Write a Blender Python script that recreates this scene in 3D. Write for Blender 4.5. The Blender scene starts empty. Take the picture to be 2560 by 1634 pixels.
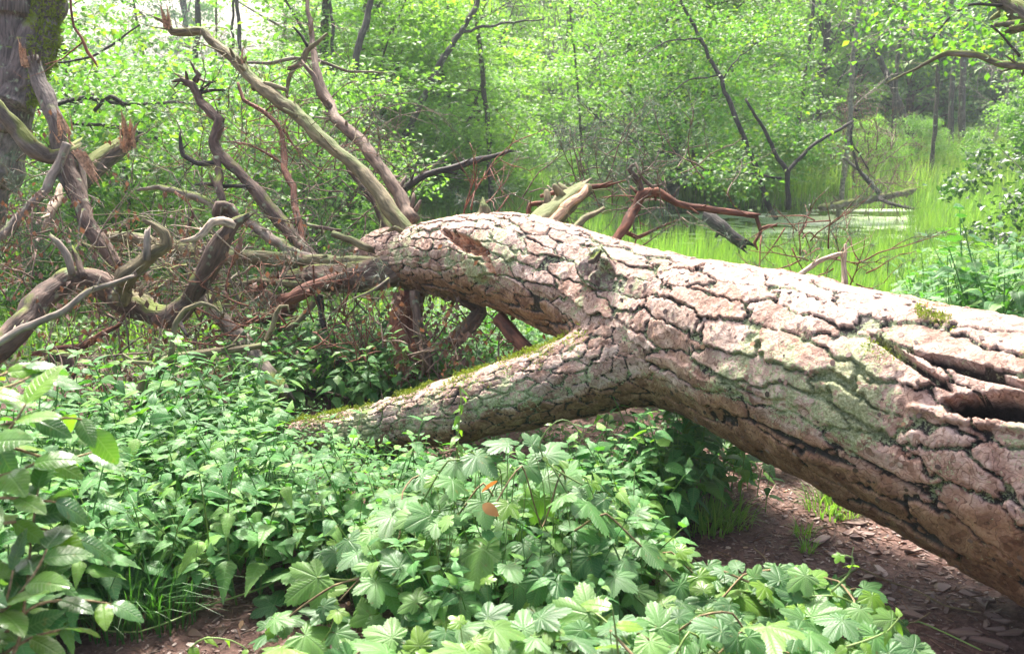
import bpy, math, random, time
import numpy as np
from mathutils import Vector, Matrix
T0 = time.time()
R = math.radians
S = bpy.context.scene
COL = S.collection
random.seed(7)
rng = np.random.default_rng(7)

# ------------------------------------------------------------------ camera, world, sun, exposure
CAM_Z, PITCH, F = 1.60, R(13.5), 2457.5          # F: focal length in photo pixels (2560 wide)
cd = bpy.data.cameras.new('camera'); cam = bpy.data.objects.new('camera', cd); COL.objects.link(cam)
cam.location = (0, 0, CAM_Z); cam.rotation_euler = (R(90) - PITCH, 0, 0)
cd.sensor_width = 36; cd.lens = 36 * F / 2560; cd.clip_end = 600; cd.clip_start = 0.05
cd.dof.use_dof = True; cd.dof.focus_distance = 4.2; cd.dof.aperture_fstop = 6.0
S.camera = cam
W = bpy.data.worlds.new('World'); S.world = W; W.use_nodes = True
nt = W.node_tree; nt.nodes.clear()
sky = nt.nodes.new('ShaderNodeTexSky'); sky.sky_type = 'NISHITA'; sky.sun_disc = False
SUN_EL, SUN_AZ = R(56), R(-14)                    # azimuth measured from +Y towards +X
sky.sun_elevation = SUN_EL; sky.sun_rotation = SUN_AZ
sky.air_density = 1.0; sky.dust_density = 8.0; sky.ozone_density = 1.0; sky.altitude = 50
bg = nt.nodes.new('ShaderNodeBackground'); bg.inputs[1].default_value = 0.15
wo = nt.nodes.new('ShaderNodeOutputWorld')
nt.links.new(sky.outputs[0], bg.inputs[0]); nt.links.new(bg.outputs[0], wo.inputs[0])
ld = bpy.data.lights.new('sun', 'SUN'); ld.energy = 4.0; ld.angle = R(8); ld.color = (1, 0.96, 0.9)
sun = bpy.data.objects.new('sun', ld); COL.objects.link(sun)
sdir = Vector((math.sin(SUN_AZ) * math.cos(SUN_EL), math.cos(SUN_AZ) * math.cos(SUN_EL), math.sin(SUN_EL)))
sun.rotation_euler = sdir.to_track_quat('Z', 'Y').to_euler()
sun.location = (0, 0, 20)
S.view_settings.view_transform = 'Standard'; S.view_settings.look = 'None'
S.view_settings.exposure = 1.72; S.view_settings.gamma = 1
S.view_settings.use_curve_mapping = False
S.cycles.use_denoising = True
S.cycles.max_bounces = 6; S.cycles.diffuse_bounces = 4; S.cycles.transparent_max_bounces = 8
S.cycles.volume_bounces = 0

# ------------------------------------------------------------------ helpers
cp, sp = math.cos(PITCH), math.sin(PITCH)
def N(x, y, d):
    """photo pixel (2560x1634) at depth d (metres along the view axis) -> world point"""
    a = (x - 1280) / F * d; b = (817 - y) / F * d
    return Vector((a, d * cp + b * sp, CAM_Z - d * sp + b * cp))
def Dp(x, y, d): return N(x * 1.06312, y * 1.06312, d)      # 2408-wide coordinates
def Zo(x, y, d): return N(x / 2.402, y / 2.402, d)          # 1st crop
def Zt(x, y, d): return N(x / 2.402, y / 2.402 + 400, d)    # 2nd crop
def proj(P):
    """world (n,3) -> 2408-wide pixel and depth"""
    P = np.asarray(P, float); y = P[:, 1]; z = P[:, 2] - CAM_Z
    d = y * cp - z * sp; b = y * sp + z * cp
    return (1280 + P[:, 0] / d * F) / 1.06312, (817 - b / d * F) / 1.06312, d

def hash3(i, j, k, s=0):
    h = (i * 374761393 + j * 668265263 + k * 2147483647 + s * 974634777) & 0xffffffff
    h = ((h ^ (h >> 13)) * 1274126177) & 0xffffffff
    return ((h ^ (h >> 16)) & 0xffffff) / float(0xffffff)
def vnoise(P, f=1.0, s=0):
    P = np.asarray(P, float) * f + 137.3
    I = np.floor(P).astype(np.int64); T = P - I; T = T * T * (3 - 2 * T)
    o = 0
    for a in (0, 1):
        wa = T[:, 0] if a else 1 - T[:, 0]
        for b in (0, 1):
            wb = T[:, 1] if b else 1 - T[:, 1]
            for c in (0, 1):
                wc = T[:, 2] if c else 1 - T[:, 2]
                o = o + wa * wb * wc * hash3(I[:, 0] + a, I[:, 1] + b, I[:, 2] + c, s)
    return o * 2 - 1
def fbm(P, f=1.0, o=3, s=0):
    r = 0; a = 1; t = 0
    for i in range(o):
        r = r + a * vnoise(P, f, s + i * 17); t += a; a *= .5; f *= 2.03
    return r / t
def sstep(a, b, x):
    t = np.clip((x - a) / (b - a), 0, 1); return t * t * (3 - 2 * t)

def mesh(name, V, Fs, mats=None, uv=None, attr=None, smooth=True):
    """V (n,3); Fs a list of (m,k) index arrays"""
    V = np.ascontiguousarray(V, np.float32)
    if not isinstance(Fs, list): Fs = [Fs]
    Fs = [np.asarray(f, np.int32) for f in Fs if len(f)]
    me = bpy.data.meshes.new(name)
    me.vertices.add(len(V)); me.vertices.foreach_set('co', V.ravel())
    loops = np.concatenate([f.ravel() for f in Fs]); cnt = np.concatenate([np.full(len(f), f.shape[1], np.int32) for f in Fs])
    me.loops.add(len(loops)); me.loops.foreach_set('vertex_index', loops)
    me.polygons.add(len(cnt)); st = np.concatenate([[0], np.cumsum(cnt)[:-1]]).astype(np.int32)
    me.polygons.foreach_set('loop_start', st); me.polygons.foreach_set('loop_total', cnt)
    me.polygons.foreach_set('use_smooth', np.full(len(cnt), smooth))
    if uv is not None:
        l = me.uv_layers.new(name='uv'); l.data.foreach_set('uv', np.ascontiguousarray(uv[loops], np.float32).ravel())
    if attr is not None:
        a = me.color_attributes.new('bk', 'FLOAT_COLOR', 'POINT'); a.data.foreach_set('color', np.ascontiguousarray(attr, np.float32).ravel())
    me.update(calc_edges=True)
    if mats is not None:
        for m in (mats if isinstance(mats, (list, tuple)) else [mats]): me.materials.append(m)
    return me
def add(name, me, parent=None, label=None, cat=None, group=None, kind=None, loc=None):
    o = bpy.data.objects.new(name, me); COL.objects.link(o)
    if parent is not None: o.parent = parent
    if label: o['label'] = label
    if cat: o['category'] = cat
    if group: o['group'] = group
    if kind: o['kind'] = kind
    if loc is not None: o.location = loc
    return o
def thing(name, label, cat, loc=(0, 0, 0), group=None):
    return add(name, None, None, label, cat, group, None, loc)
def local(o, V):
    """world vertices -> local to a thing that is only moved"""
    return np.asarray(V) - np.array(o.location)[None]

class Buf:
    def __init__(s): s.V = []; s.F = {}; s.n = 0
    def put(s, V, Fs):
        V = np.asarray(V, float)
        for f in (Fs if isinstance(Fs, list) else [Fs]):
            f = np.asarray(f)
            if len(f): s.F.setdefault(f.shape[1], []).append(f + s.n)
        s.V.append(V); s.n += len(V)
    def arr(s): return np.concatenate(s.V), [np.concatenate(f) for f in s.F.values()]
    def make(s, name, mat, off=None, **k):
        V, Fs = s.arr()
        if off is not None: V = V - np.array(off)[None]
        return mesh(name, V, Fs, mat, **k)

def smooth_path(pts, rad, step, kink=0.0):
    P = [np.array(p, float) for p in pts]; n = len(P)
    out = []; rr = []
    for i in range(n - 1):
        a = P[max(i - 1, 0)]; b = P[i]; c = P[i + 1]; d = P[min(i + 2, n - 1)]
        m = max(1, int(np.linalg.norm(c - b) / step + .5))
        for k in range(m):
            t = k / m
            out.append(.5 * (2 * b + (c - a) * t + (2 * a - 5 * b + 4 * c - d) * t * t + (3 * b - a - 3 * c + d) * t ** 3))
            out[-1] = out[-1] * (1 - kink) + (b + (c - b) * t) * kink
            rr.append(rad[i] + (rad[i + 1] - rad[i]) * t)
    out.append(P[-1]); rr.append(rad[-1])
    return np.array(out), np.array(rr)
def frames(C):
    T = np.gradient(C, axis=0); T /= np.linalg.norm(T, axis=1)[:, None] + 1e-9
    U = np.zeros_like(C); u = np.cross(T[0], [0, 0, 1.0])
    if np.linalg.norm(u) < .2: u = np.cross(T[0], [1.0, 0, 0])
    for i in range(len(C)):
        u = u - T[i] * u.dot(T[i]); u /= np.linalg.norm(u) + 1e-9; U[i] = u
    return T, U, np.cross(T, U)
def ring_tube(C, r, seg, closed=True):
    T, U, B = frames(C)
    a = np.arange(seg) / seg * 2 * math.pi
    V = C[:, None] + (U[:, None] * np.cos(a)[None, :, None] + B[:, None] * np.sin(a)[None, :, None]) * r[:, None, None]
    n = len(C); idx = np.arange(n * seg).reshape(n, seg)
    Q = np.stack([idx[:-1], np.roll(idx[:-1], -1, 1), np.roll(idx[1:], -1, 1), idx[1:]], -1).reshape(-1, 4)
    V = V.reshape(-1, 3)
    Fs = [Q]
    if closed:
        V = np.concatenate([V, C[:1] - T[:1] * r[0] * .3, C[-1:] + T[-1:] * r[-1] * .6]); k = n * seg
        Fs.append(np.concatenate([np.stack([idx[0], np.full(seg, k), np.roll(idx[0], -1)], -1), np.stack([idx[-1], np.roll(idx[-1], -1), np.full(seg, k + 1)], -1)]))
    return V, Fs
def tube(pts, rad, seg=10, step=.03, rough=.1, wob=.0, s=0):
    """gnarled branch: ridges along it, swellings, small wander"""
    C, r = smooth_path(pts, rad, step, .5)
    if wob:
        q = np.arange(len(C))[:, None] * np.array([[step * 5, 0, 0]]) + s * 3.1
        C = C + np.stack([fbm(q + [[0, i * 9.1, 0]], 1, 2, s) for i in range(3)], 1) * wob * 1.3 + np.stack([vnoise(q + [[0, i * 9.1, 0]], 3.3, s + 3) for i in range(3)], 1) * np.minimum(r, .03)[:, None] * .28
    r = r * (1 + .26 * fbm(np.stack([np.arange(len(C)) * step * 7, np.full(len(C), s * 1.7), np.zeros(len(C))], 1), 1, 2, s))
    V, Fs = ring_tube(C, r, seg)
    if rough:
        k = len(C) * seg; ang = np.tile(np.arange(seg) / seg * 2 * math.pi, len(C)); ii = np.repeat(np.arange(len(C)), seg)
        q = np.stack([np.cos(ang) * 1.8, np.sin(ang) * 1.8, ii * step * 3.5], 1) + s * 5.3
        dsp = fbm(q, 1.0, 3, s) * rough * 1.6 * r[ii]
        V[:k] += (V[:k] - C[ii]) / (r[ii][:, None] + 1e-6) * dsp[:, None]
    k = len(C) * seg; ang = np.tile(np.arange(seg) / seg * 2 * math.pi, len(C)); ii = np.repeat(np.arange(len(C)), seg); L_ = np.concatenate([[0], np.cumsum(np.linalg.norm(np.diff(C, axis=0), axis=1))])
    rr_ = max(.012, float(np.median(r))); at = np.stack([np.cos(ang) * rr_, np.sin(ang) * rr_, L_[ii] + s * .37, ang * 0 + 1], 1); at = np.concatenate([at, at[:1] * [0, 0, 1, 1], at[-1:] * [0, 0, 1, 1]]); TUBE_AT[0] = at
    if r[-1] > .006 and rough:
        T_ = C[-1] - C[-2]; T_ /= np.linalg.norm(T_) + 1e-9; jag = hash3(np.arange(seg), np.full(seg, int(s) + 5), np.arange(seg) * 3) ** 2 * 2.6 * r[-1]
        V[k - seg:k] += T_[None] * jag[:, None]; V[k + 1] -= T_ * r[-1] * .5
    return V, Fs
TUBE_AT = [None]
def rotm(yaw, pit, rol):
    cy, sy, c2, s2, cr, sr = np.cos(yaw), np.sin(yaw), np.cos(pit), np.sin(pit), np.cos(rol), np.sin(rol)
    z = np.zeros_like(yaw); o = z + 1
    A = np.stack([cy, -sy, z, sy, cy, z, z, z, o], -1).reshape(-1, 3, 3)
    B = np.stack([o, z, z, z, c2, -s2, z, s2, c2], -1).reshape(-1, 3, 3)
    C = np.stack([cr, z, sr, z, o, z, -sr, z, cr], -1).reshape(-1, 3, 3)
    return A @ B @ C
def scatter(tv, tf, P, M, sc):
    """copies of a template at P with rotations M and sizes sc"""
    n = len(P); m = len(tv)
    V = np.einsum('nij,mj->nmi', M, tv) * np.asarray(sc).reshape(n, -1)[:, None, :1] + P[:, None]
    Fs = [(f[None] + (np.arange(n) * m)[:, None, None]).reshape(-1, f.shape[1]) for f in tf]
    return V.reshape(-1, 3), Fs

# ------------------------------------------------------------------ materials
def mat(name):
    m = bpy.data.materials.new(name); m.use_nodes = True; t = m.node_tree
    return m, t, t.nodes['Principled BSDF'], t.nodes['Material Output']
def nd(t, typ, **k):
    n = t.nodes.new(typ)
    for a, v in k.items():
        if a.startswith('i_'): n.inputs[int(a[2:])].default_value = v
        else: setattr(n, a, v)
    return n
def ramp(t, stops, interp='LINEAR'):
    r = t.nodes.new('ShaderNodeValToRGB'); e = r.color_ramp.elements; r.color_ramp.interpolation = interp
    while len(e) < len(stops): e.new(.5)
    for i, (p, c) in enumerate(stops): e[i].position = p; e[i].color = (*c, 1)
    return r
def leaf_mat(name, cols, rough=.42, trans=.32, veins=False, spec=.5, tcol=None, spots=0.0):
    m, t, b, o = mat(name); L = t.links.new
    g = nd(t, 'ShaderNodeNewGeometry'); oi = nd(t, 'ShaderNodeObjectInfo')
    ad = nd(t, 'ShaderNodeMath', operation='ADD'); fr = nd(t, 'ShaderNodeMath', operation='FRACT')
    L(g.outputs['Random Per Island'], ad.inputs[0]); L(oi.outputs['Random'], ad.inputs[1]); L(ad.outputs[0], fr.inputs[0])
    n = len(cols); cr = ramp(t, [(i / (n - 1), c) for i, c in enumerate(cols)]); L(fr.outputs[0], cr.inputs[0])
    out = cr.outputs[0]
    nz = nd(t, 'ShaderNodeTexNoise'); nz.inputs['Scale'].default_value = 1.3 if not veins else 9; nz.inputs['Detail'].default_value = 3
    geo2 = g.outputs['Position']; L(geo2, nz.inputs['Vector'])
    hs = nd(t, 'ShaderNodeHueSaturation'); mr = nd(t, 'ShaderNodeMapRange'); mr.inputs[1].default_value = .3; mr.inputs[2].default_value = .7; mr.inputs[3].default_value = .7; mr.inputs[4].default_value = 1.3
    L(nz.outputs[0], mr.inputs[0]); L(mr.outputs[0], hs.inputs['Value']); L(out, hs.inputs['Color']); out = hs.outputs[0]
    if spots:
        n2 = nd(t, 'ShaderNodeTexNoise'); n2.inputs['Scale'].default_value = 60; L(geo2, n2.inputs['Vector'])
        r2 = ramp(t, [(.66, (0, 0, 0)), (.72, (1, 1, 1))]); L(n2.outputs[0], r2.inputs[0])
        mx = nd(t, 'ShaderNodeMix', data_type='RGBA'); ml = nd(t, 'ShaderNodeMath', operation='MULTIPLY'); ml.inputs[1].default_value = spots
        L(r2.outputs[0], ml.inputs[0]); L(ml.outputs[0], mx.inputs[0]); L(out, mx.inputs[6]); mx.inputs[7].default_value = (.2, .13, .04, 1); out = mx.outputs[2]
    if veins:
        uv = nd(t, 'ShaderNodeUVMap'); sx = nd(t, 'ShaderNodeSeparateXYZ'); L(uv.outputs[0], sx.inputs[0])
        ab = nd(t, 'ShaderNodeMath', operation='ABSOLUTE'); L(sx.outputs[0], ab.inputs[0])
        mu = nd(t, 'ShaderNodeMath', operation='MULTIPLY_ADD'); L(ab.outputs[0], mu.inputs[0]); mu.inputs[1].default_value = -.75; L(sx.outputs[1], mu.inputs[2])
        m2 = nd(t, 'ShaderNodeMath', operation='MULTIPLY'); L(mu.outputs[0], m2.inputs[0]); m2.inputs[1].default_value = 62
        sn = nd(t, 'ShaderNodeMath', operation='SINE'); L(m2.outputs[0], sn.inputs[0])
        # pale midrib + veins
        mrb = nd(t, 'ShaderNodeMapRange'); mrb.inputs[1].default_value = .0; mrb.inputs[2].default_value = .03; mrb.inputs[3].default_value = 1; mrb.inputs[4].default_value = 0
        L(ab.outputs[0], mrb.inputs[0])
        vv = nd(t, 'ShaderNodeMapRange'); vv.inputs[1].default_value = .75; vv.inputs[2].default_value = 1; L(sn.outputs[0], vv.inputs[0])
        mxx = nd(t, 'ShaderNodeMath', operation='MAXIMUM'); L(mrb.outputs[0], mxx.inputs[0]); L(vv.outputs[0], mxx.inputs[1])
        sc_ = nd(t, 'ShaderNodeMath', operation='MULTIPLY'); sc_.inputs[1].default_value = .3; L(mxx.outputs[0], sc_.inputs[0])
        mv = nd(t, 'ShaderNodeMix', data_type='RGBA'); L(sc_.outputs[0], mv.inputs[0]); L(out, mv.inputs[6]); mv.inputs[7].default_value = (.2, .32, .12, 1); out = mv.outputs[2]
        bp = nd(t, 'ShaderNodeBump'); bp.inputs['Strength'].default_value = .55; bp.inputs['Distance'].default_value = .002; bp.invert = True
        L(mxx.outputs[0], bp.inputs['Height']); L(bp.outputs[0], b.inputs['Normal'])
    L(out, b.inputs['Base Color'])
    b.inputs['Roughness'].default_value = rough; b.inputs['Specular IOR Level'].default_value = spec
    tr = nd(t, 'ShaderNodeBsdfTranslucent'); ms = nd(t, 'ShaderNodeMixShader'); ms.inputs[0].default_value = trans
    h2 = nd(t, 'ShaderNodeMix', data_type='RGBA', blend_type='MULTIPLY'); h2.inputs[0].default_value = 1; L(out, h2.inputs[6])
    h2.inputs[7].default_value = (*(tcol or (1.65, 1.95, .6)), 1); L(h2.outputs[2], tr.inputs[0])
    L(b.outputs[0], ms.inputs[1]); L(tr.outputs[0], ms.inputs[2]); L(ms.outputs[0], o.inputs[0])
    return m
def wood_mat(name, c1, c2, c3=None, scale=8, bump=.5, moss=0.0, mosscol=(.13, .17, .02), rough=.85, lich=0.0, fiber=False):
    """stringy wood or bark on branches; moss only on the upper side"""
    m, t, b, o = mat(name); L = t.links.new
    tc = nd(t, 'ShaderNodeTexCoord'); n1 = nd(t, 'ShaderNodeTexNoise'); n1.inputs['Scale'].default_value = scale; n1.inputs['Detail'].default_value = 6; n1.inputs['Roughness'].default_value = .65
    fv = tc.outputs['Object']; fw = fv
    if fiber:
        fa = nd(t, 'ShaderNodeAttribute', attribute_name='bk'); mp = nd(t, 'ShaderNodeMapping'); mp.inputs['Scale'].default_value = (1, 1, .55); L(fa.outputs['Color'], mp.inputs['Vector']); fv = mp.outputs[0]
        mp2 = nd(t, 'ShaderNodeMapping'); mp2.inputs['Scale'].default_value = (1.2, 1.2, .3); L(fa.outputs['Color'], mp2.inputs['Vector']); fw = mp2.outputs[0]
    L(fv, n1.inputs['Vector'])
    st = [(.3, c1), (.62, c2)] + ([(.78, c3)] if c3 else [])
    cr = ramp(t, st); L(n1.outputs[0], cr.inputs[0]); out = cr.outputs[0]
    n2 = nd(t, 'ShaderNodeTexNoise'); n2.inputs['Scale'].default_value = scale * 7; n2.inputs['Detail'].default_value = 5; L(fw, n2.inputs['Vector'])
    hs = nd(t, 'ShaderNodeHueSaturation'); mr = nd(t, 'ShaderNodeMapRange'); mr.inputs[1].default_value = .3; mr.inputs[2].default_value = .7; mr.inputs[3].default_value = .4; mr.inputs[4].default_value = 1.45
    L(n2.outputs[0], mr.inputs[0]); L(mr.outputs[0], hs.inputs['Value']); L(out, hs.inputs['Color']); out = hs.outputs[0]
    if lich:
        n4 = nd(t, 'ShaderNodeTexNoise'); n4.inputs['Scale'].default_value = scale * 2.4; n4.inputs['Detail'].default_value = 6; L(tc.outputs['Object'], n4.inputs['Vector'])
        r4 = ramp(t, [(.5 + .12 * (1 - lich), (0, 0, 0)), (.64 + .1 * (1 - lich), (1, 1, 1))]); L(n4.outputs[0], r4.inputs[0])
        mx4 = nd(t, 'ShaderNodeMix', data_type='RGBA'); L(r4.outputs[0], mx4.inputs[0]); L(out, mx4.inputs[6]); mx4.inputs[7].default_value = (.27, .33, .2, 1); out = mx4.outputs[2]
    if moss:
        g = nd(t, 'ShaderNodeNewGeometry'); sx = nd(t, 'ShaderNodeSeparateXYZ'); L(g.outputs['Normal'], sx.inputs[0])
        n3 = nd(t, 'ShaderNodeTexNoise'); n3.inputs['Scale'].default_value = 3.5; n3.inputs['Detail'].default_value = 6; L(tc.outputs['Object'], n3.inputs['Vector'])
        ma = nd(t, 'ShaderNodeMath', operation='MULTIPLY_ADD'); L(sx.outputs[2], ma.inputs[0]); ma.inputs[1].default_value = .35; L(n3.outputs[0], ma.inputs[2])
        rm = ramp(t, [(.78 - moss * .42, (0, 0, 0)), (.9 - moss * .42, (1, 1, 1))]); L(ma.outputs[0], rm.inputs[0])
        mx = nd(t, 'ShaderNodeMix', data_type='RGBA'); L(rm.outputs[0], mx.inputs[0]); L(out, mx.inputs[6]); mx.inputs[7].default_value = (*mosscol, 1); out = mx.outputs[2]
    L(out, b.inputs['Base Color']); b.inputs['Roughness'].default_value = rough
    bp = nd(t, 'ShaderNodeBump'); bp.inputs['Strength'].default_value = min(1, bump * (1.8 if fiber else 1)); bp.inputs['Distance'].default_value = .014
    L(n2.outputs[0], bp.inputs['Height']); L(bp.outputs[0], b.inputs['Normal'])
    return m

M = {}
M['far_blue'] = leaf_mat('foliage_blue_green', [(.08, .17, .09), (.1, .21, .11), (.12, .24, .13), (.09, .19, .1)], .55, .4, tcol=(1.9, 1.9, .9))
M['far_mid'] = leaf_mat('foliage_mid_green', [(.11, .21, .06), (.14, .26, .065), (.17, .3, .07), (.12, .23, .06)], .5, .45)
M['far_yel'] = leaf_mat('foliage_yellow_green', [(.13, .24, .055), (.17, .29, .06), (.2, .31, .065), (.13, .25, .06)], .5, .5)
M['near_tree'] = leaf_mat('foliage_bright', [(.06, .15, .04), (.085, .19, .045), (.11, .22, .05), (.18, .24, .05)], .5, .42)
M['dark_fol'] = leaf_mat('foliage_dark', [(.02, .06, .02), (.035, .09, .025), (.05, .12, .03)], .4, .25)
M['nettle'] = leaf_mat('nettle_leaf', [(.045, .145, .04), (.06, .185, .048), (.08, .215, .052), (.14, .27, .04)], .47, .3, spec=.25, veins=True, spots=.3)
M['nettle2'] = leaf_mat('nettle_leaf_far', [(.05, .14, .035), (.08, .18, .05), (.1, .22, .05)], .38, .28)
M['hop'] = leaf_mat('hop_leaf', [(.045, .125, .038), (.062, .165, .045), (.085, .2, .05), (.13, .25, .035)], .46, .33, spec=.4, veins=True, spots=.5)
M['shrub'] = leaf_mat('shrub_leaf', [(.045, .125, .035), (.06, .155, .042), (.1, .21, .03)], .3, .32, veins=True, spots=.3)
M['shoot'] = leaf_mat('young_shoot_leaf', [(.12, .25, .025), (.16, .29, .03)], .35, .42, veins=True)
M['grass'] = leaf_mat('grass_blade', [(.1, .2, .045), (.13, .24, .055), (.19, .27, .08), (.12, .21, .05)], .55, .42)
M['meadow'] = leaf_mat('meadow_grass', [(.15, .23, .07), (.19, .27, .09), (.24, .3, .12)], .6, .4)
M['grass_dark'] = leaf_mat('sedge_blade', [(.03, .09, .02), (.05, .14, .03)], .4, .3)
M['deadleaf'] = leaf_mat('dead_leaf', [(.07, .04, .025), (.12, .065, .04), (.19, .11, .07), (.09, .05, .035)], .6, .2, tcol=(1.5, 1.1, .8))
M['orangeleaf'] = leaf_mat('orange_leaf', [(.3, .12, .03), (.42, .24, .07)], .5, .3, tcol=(1.4, 1.1, .8))
M['needle'] = leaf_mat('pine_needle', [(.05, .1, .06), (.08, .13, .08), (.1, .15, .09)], .5, .1, tcol=(1.2, 1.2, .9))
M['moss'] = leaf_mat('moss_frond', [(.16, .2, .015), (.2, .24, .02), (.12, .16, .015)], .8, .2)
FIB = {}
_wm = wood_mat
def wood_mat(name, *a, **k):
    m = _wm(name, *a, **k); FIB[m.name] = _wm(name + '_fibre', *a, **{**k, 'fiber': True}); return m
M['oak'] = wood_mat('grey_furrowed_bark', (.06, .045, .038), (.17, .135, .115), (.27, .22, .185), 9, 1.0, moss=.04, lich=.1)
M['green_wood'] = wood_mat('weathered_greenish_wood', (.11, .08, .04), (.2, .165, .085), (.3, .26, .17), 6, .6, moss=.16, mosscol=(.11, .13, .04))
M['grey_wood'] = wood_mat('weathered_grey_wood', (.13, .1, .075), (.25, .2, .16), (.34, .3, .25), 6, .4, moss=.05, lich=.2)
M['red_wood'] = wood_mat('red_brown_pine_bark', (.09, .03, .018), (.2, .075, .04), (.3, .14, .09), 7, .5)
M['brown_wood'] = wood_mat('brown_bark', (.06, .035, .025), (.14, .09, .065), (.24, .17, .12), 7, .8, moss=.02, lich=.12)
M['dark_wood'] = wood_mat('dark_bark', (.018, .014, .012), (.045, .036, .03), (.08, .07, .055), 8, .6)
M['fresh'] = wood_mat('freshly_split_wood', (.36, .17, .09), (.5, .31, .19), (.62, .45, .32), 10, .8)
M['pale'] = wood_mat('pale_bare_wood', (.35, .25, .17), (.5, .4, .3), None, 10, .4)
M['far_trunk'] = wood_mat('far_trunk_bark', (.045, .038, .03), (.1, .085, .07), (.15, .14, .1), 4, .4, lich=.1)
M['far_trunk_pale'] = wood_mat('pale_trunk_bark', (.16, .14, .11), (.28, .25, .2), None, 4, .3)
M['twig'] = wood_mat('twig_bark', (.11, .07, .05), (.2, .14, .1), (.28, .2, .15), 9, .2)
M['stem'] = leaf_mat('green_stem', [(.12, .2, .05), (.2, .28, .06)], .5, .1)
M['stem_red'] = wood_mat('vine_stem', (.14, .1, .04), (.28, .2, .1), None, 20, .2)

# ---- pine bark, driven by per-vertex data: R plate/crack, G lichen, B split wood, A plate random plus underside tint
def bark_material():
    m, t, b, o = mat('pine_plate_bark'); L = t.links.new
    at = nd(t, 'ShaderNodeAttribute', attribute_name='bk'); sp_ = nd(t, 'ShaderNodeSeparateColor'); L(at.outputs['Color'], sp_.inputs[0])
    tc = nd(t, 'ShaderNodeTexCoord')
    def noise(s, d=6, r=.6):
        n = nd(t, 'ShaderNodeTexNoise'); n.inputs['Scale'].default_value = s; n.inputs['Detail'].default_value = d; n.inputs['Roughness'].default_value = r
        L(tc.outputs['Object'], n.inputs['Vector']); return n
    def mix(fac, a, bb, typ='MIX'):
        x = nd(t, 'ShaderNodeMix', data_type='RGBA', blend_type=typ)
        if hasattr(fac, 'links'): L(fac, x.inputs[0])
        else: x.inputs[0].default_value = fac
        L(a, x.inputs[6])
        if hasattr(bb, 'links'): L(bb, x.inputs[7])
        else: x.inputs[7].default_value = (*bb, 1)
        return x.outputs[2]
    n1 = noise(5, 5); n2 = noise(42, 6, .7); n3 = noise(16, 5, .65)
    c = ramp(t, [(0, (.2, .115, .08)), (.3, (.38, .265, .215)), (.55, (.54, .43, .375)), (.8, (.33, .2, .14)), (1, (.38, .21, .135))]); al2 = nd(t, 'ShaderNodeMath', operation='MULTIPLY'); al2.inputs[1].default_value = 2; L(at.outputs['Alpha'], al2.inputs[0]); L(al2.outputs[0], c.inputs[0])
    big = ramp(t, [(.38, (.22, .115, .08)), (.47, (.4, .27, .21)), (.6, (.6, .48, .42))]); L(n3.outputs[0], big.inputs[0])
    col = mix(.5, c.outputs[0], big.outputs[0])
    n8 = noise(2.3, 4, .6); st_ = ramp(t, [(.36, (.62, .56, .5)), (.5, (1, .97, .95)), (.64, (1.04, 1, .98))]); L(n8.outputs[0], st_.inputs[0]); col = mix(.85, col, st_.outputs[0], 'MULTIPLY')
    ur = ramp(t, [(.5, (0, 0, 0)), (.8, (1, 1, 1))]); L(at.outputs['Alpha'], ur.inputs[0]); uc = ramp(t, [(.36, (.16, .075, .038)), (.5, (.27, .145, .08)), (.62, (.36, .215, .13))]); L(n3.outputs[0], uc.inputs[0]); col = mix(ur.outputs[0], col, uc.outputs[0])  # underside: thin orange-tan bark, its colour darkened further to imitate shade
    # thin layers flaking off: stepped warped noise, each layer its own tone, dark line at its edge
    n6 = noise(95, 5, .7); n7 = noise(10.5, 2.5, .55); m7 = nd(t, 'ShaderNodeMath', operation='MULTIPLY'); w7 = nd(t, 'ShaderNodeMath', operation='MULTIPLY_ADD'); L(n2.outputs[0], w7.inputs[0]); w7.inputs[1].default_value = .025; L(n7.outputs[0], w7.inputs[2]); L(w7.outputs[0], m7.inputs[0]); m7.inputs[1].default_value = 13
    lv = nd(t, 'ShaderNodeMath', operation='FLOOR'); L(m7.outputs[0], lv.inputs[0]); fq = nd(t, 'ShaderNodeMath', operation='FRACT'); L(m7.outputs[0], fq.inputs[0])
    er = ramp(t, [(0, (.14, .07, .05)), (.1, (.5, .38, .32)), (.24, (1, 1, 1)), (1, (1, 1, 1))]); L(fq.outputs[0], er.inputs[0])
    wn = nd(t, 'ShaderNodeTexWhiteNoise', noise_dimensions='1D'); L(lv.outputs[0], wn.inputs['W']); fr = ramp(t, [(0, (.62, .47, .4)), (.35, (.95, .86, .82)), (.7, (1.08, 1.04, 1.04)), (1, (1.22, 1.17, 1.12))]); L(wn.outputs['Value'], fr.inputs[0])
    col = mix(.85, col, fr.outputs[0], 'MULTIPLY'); col = mix(.8, col, er.outputs[0], 'MULTIPLY')
    gr_ = ramp(t, [(.3, (.62, .58, .56)), (.55, (1, 1, 1)), (.75, (1.15, 1.13, 1.12))]); L(n6.outputs[0], gr_.inputs[0]); col = mix(.8, col, gr_.outputs[0], 'MULTIPLY')
    # cracks: old dark outer bark
    ck = ramp(t, [(.3, (.014, .01, .008)), (.8, (.05, .035, .028))]); L(n2.outputs[0], ck.inputs[0])
    cf = ramp(t, [(.42, (1, 1, 1)), (.82, (0, 0, 0))]); ad = nd(t, 'ShaderNodeMath', operation='MULTIPLY_ADD'); L(n2.outputs[0], ad.inputs[0]); ad.inputs[1].default_value = .3
    sb = nd(t, 'ShaderNodeMath', operation='SUBTRACT'); L(sp_.outputs[0], sb.inputs[0]); sb.inputs[1].default_value = .15; L(sb.outputs[0], ad.inputs[2]); L(ad.outputs[0], cf.inputs[0])
    col = mix(cf.outputs[0], col, ck.outputs[0])
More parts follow.
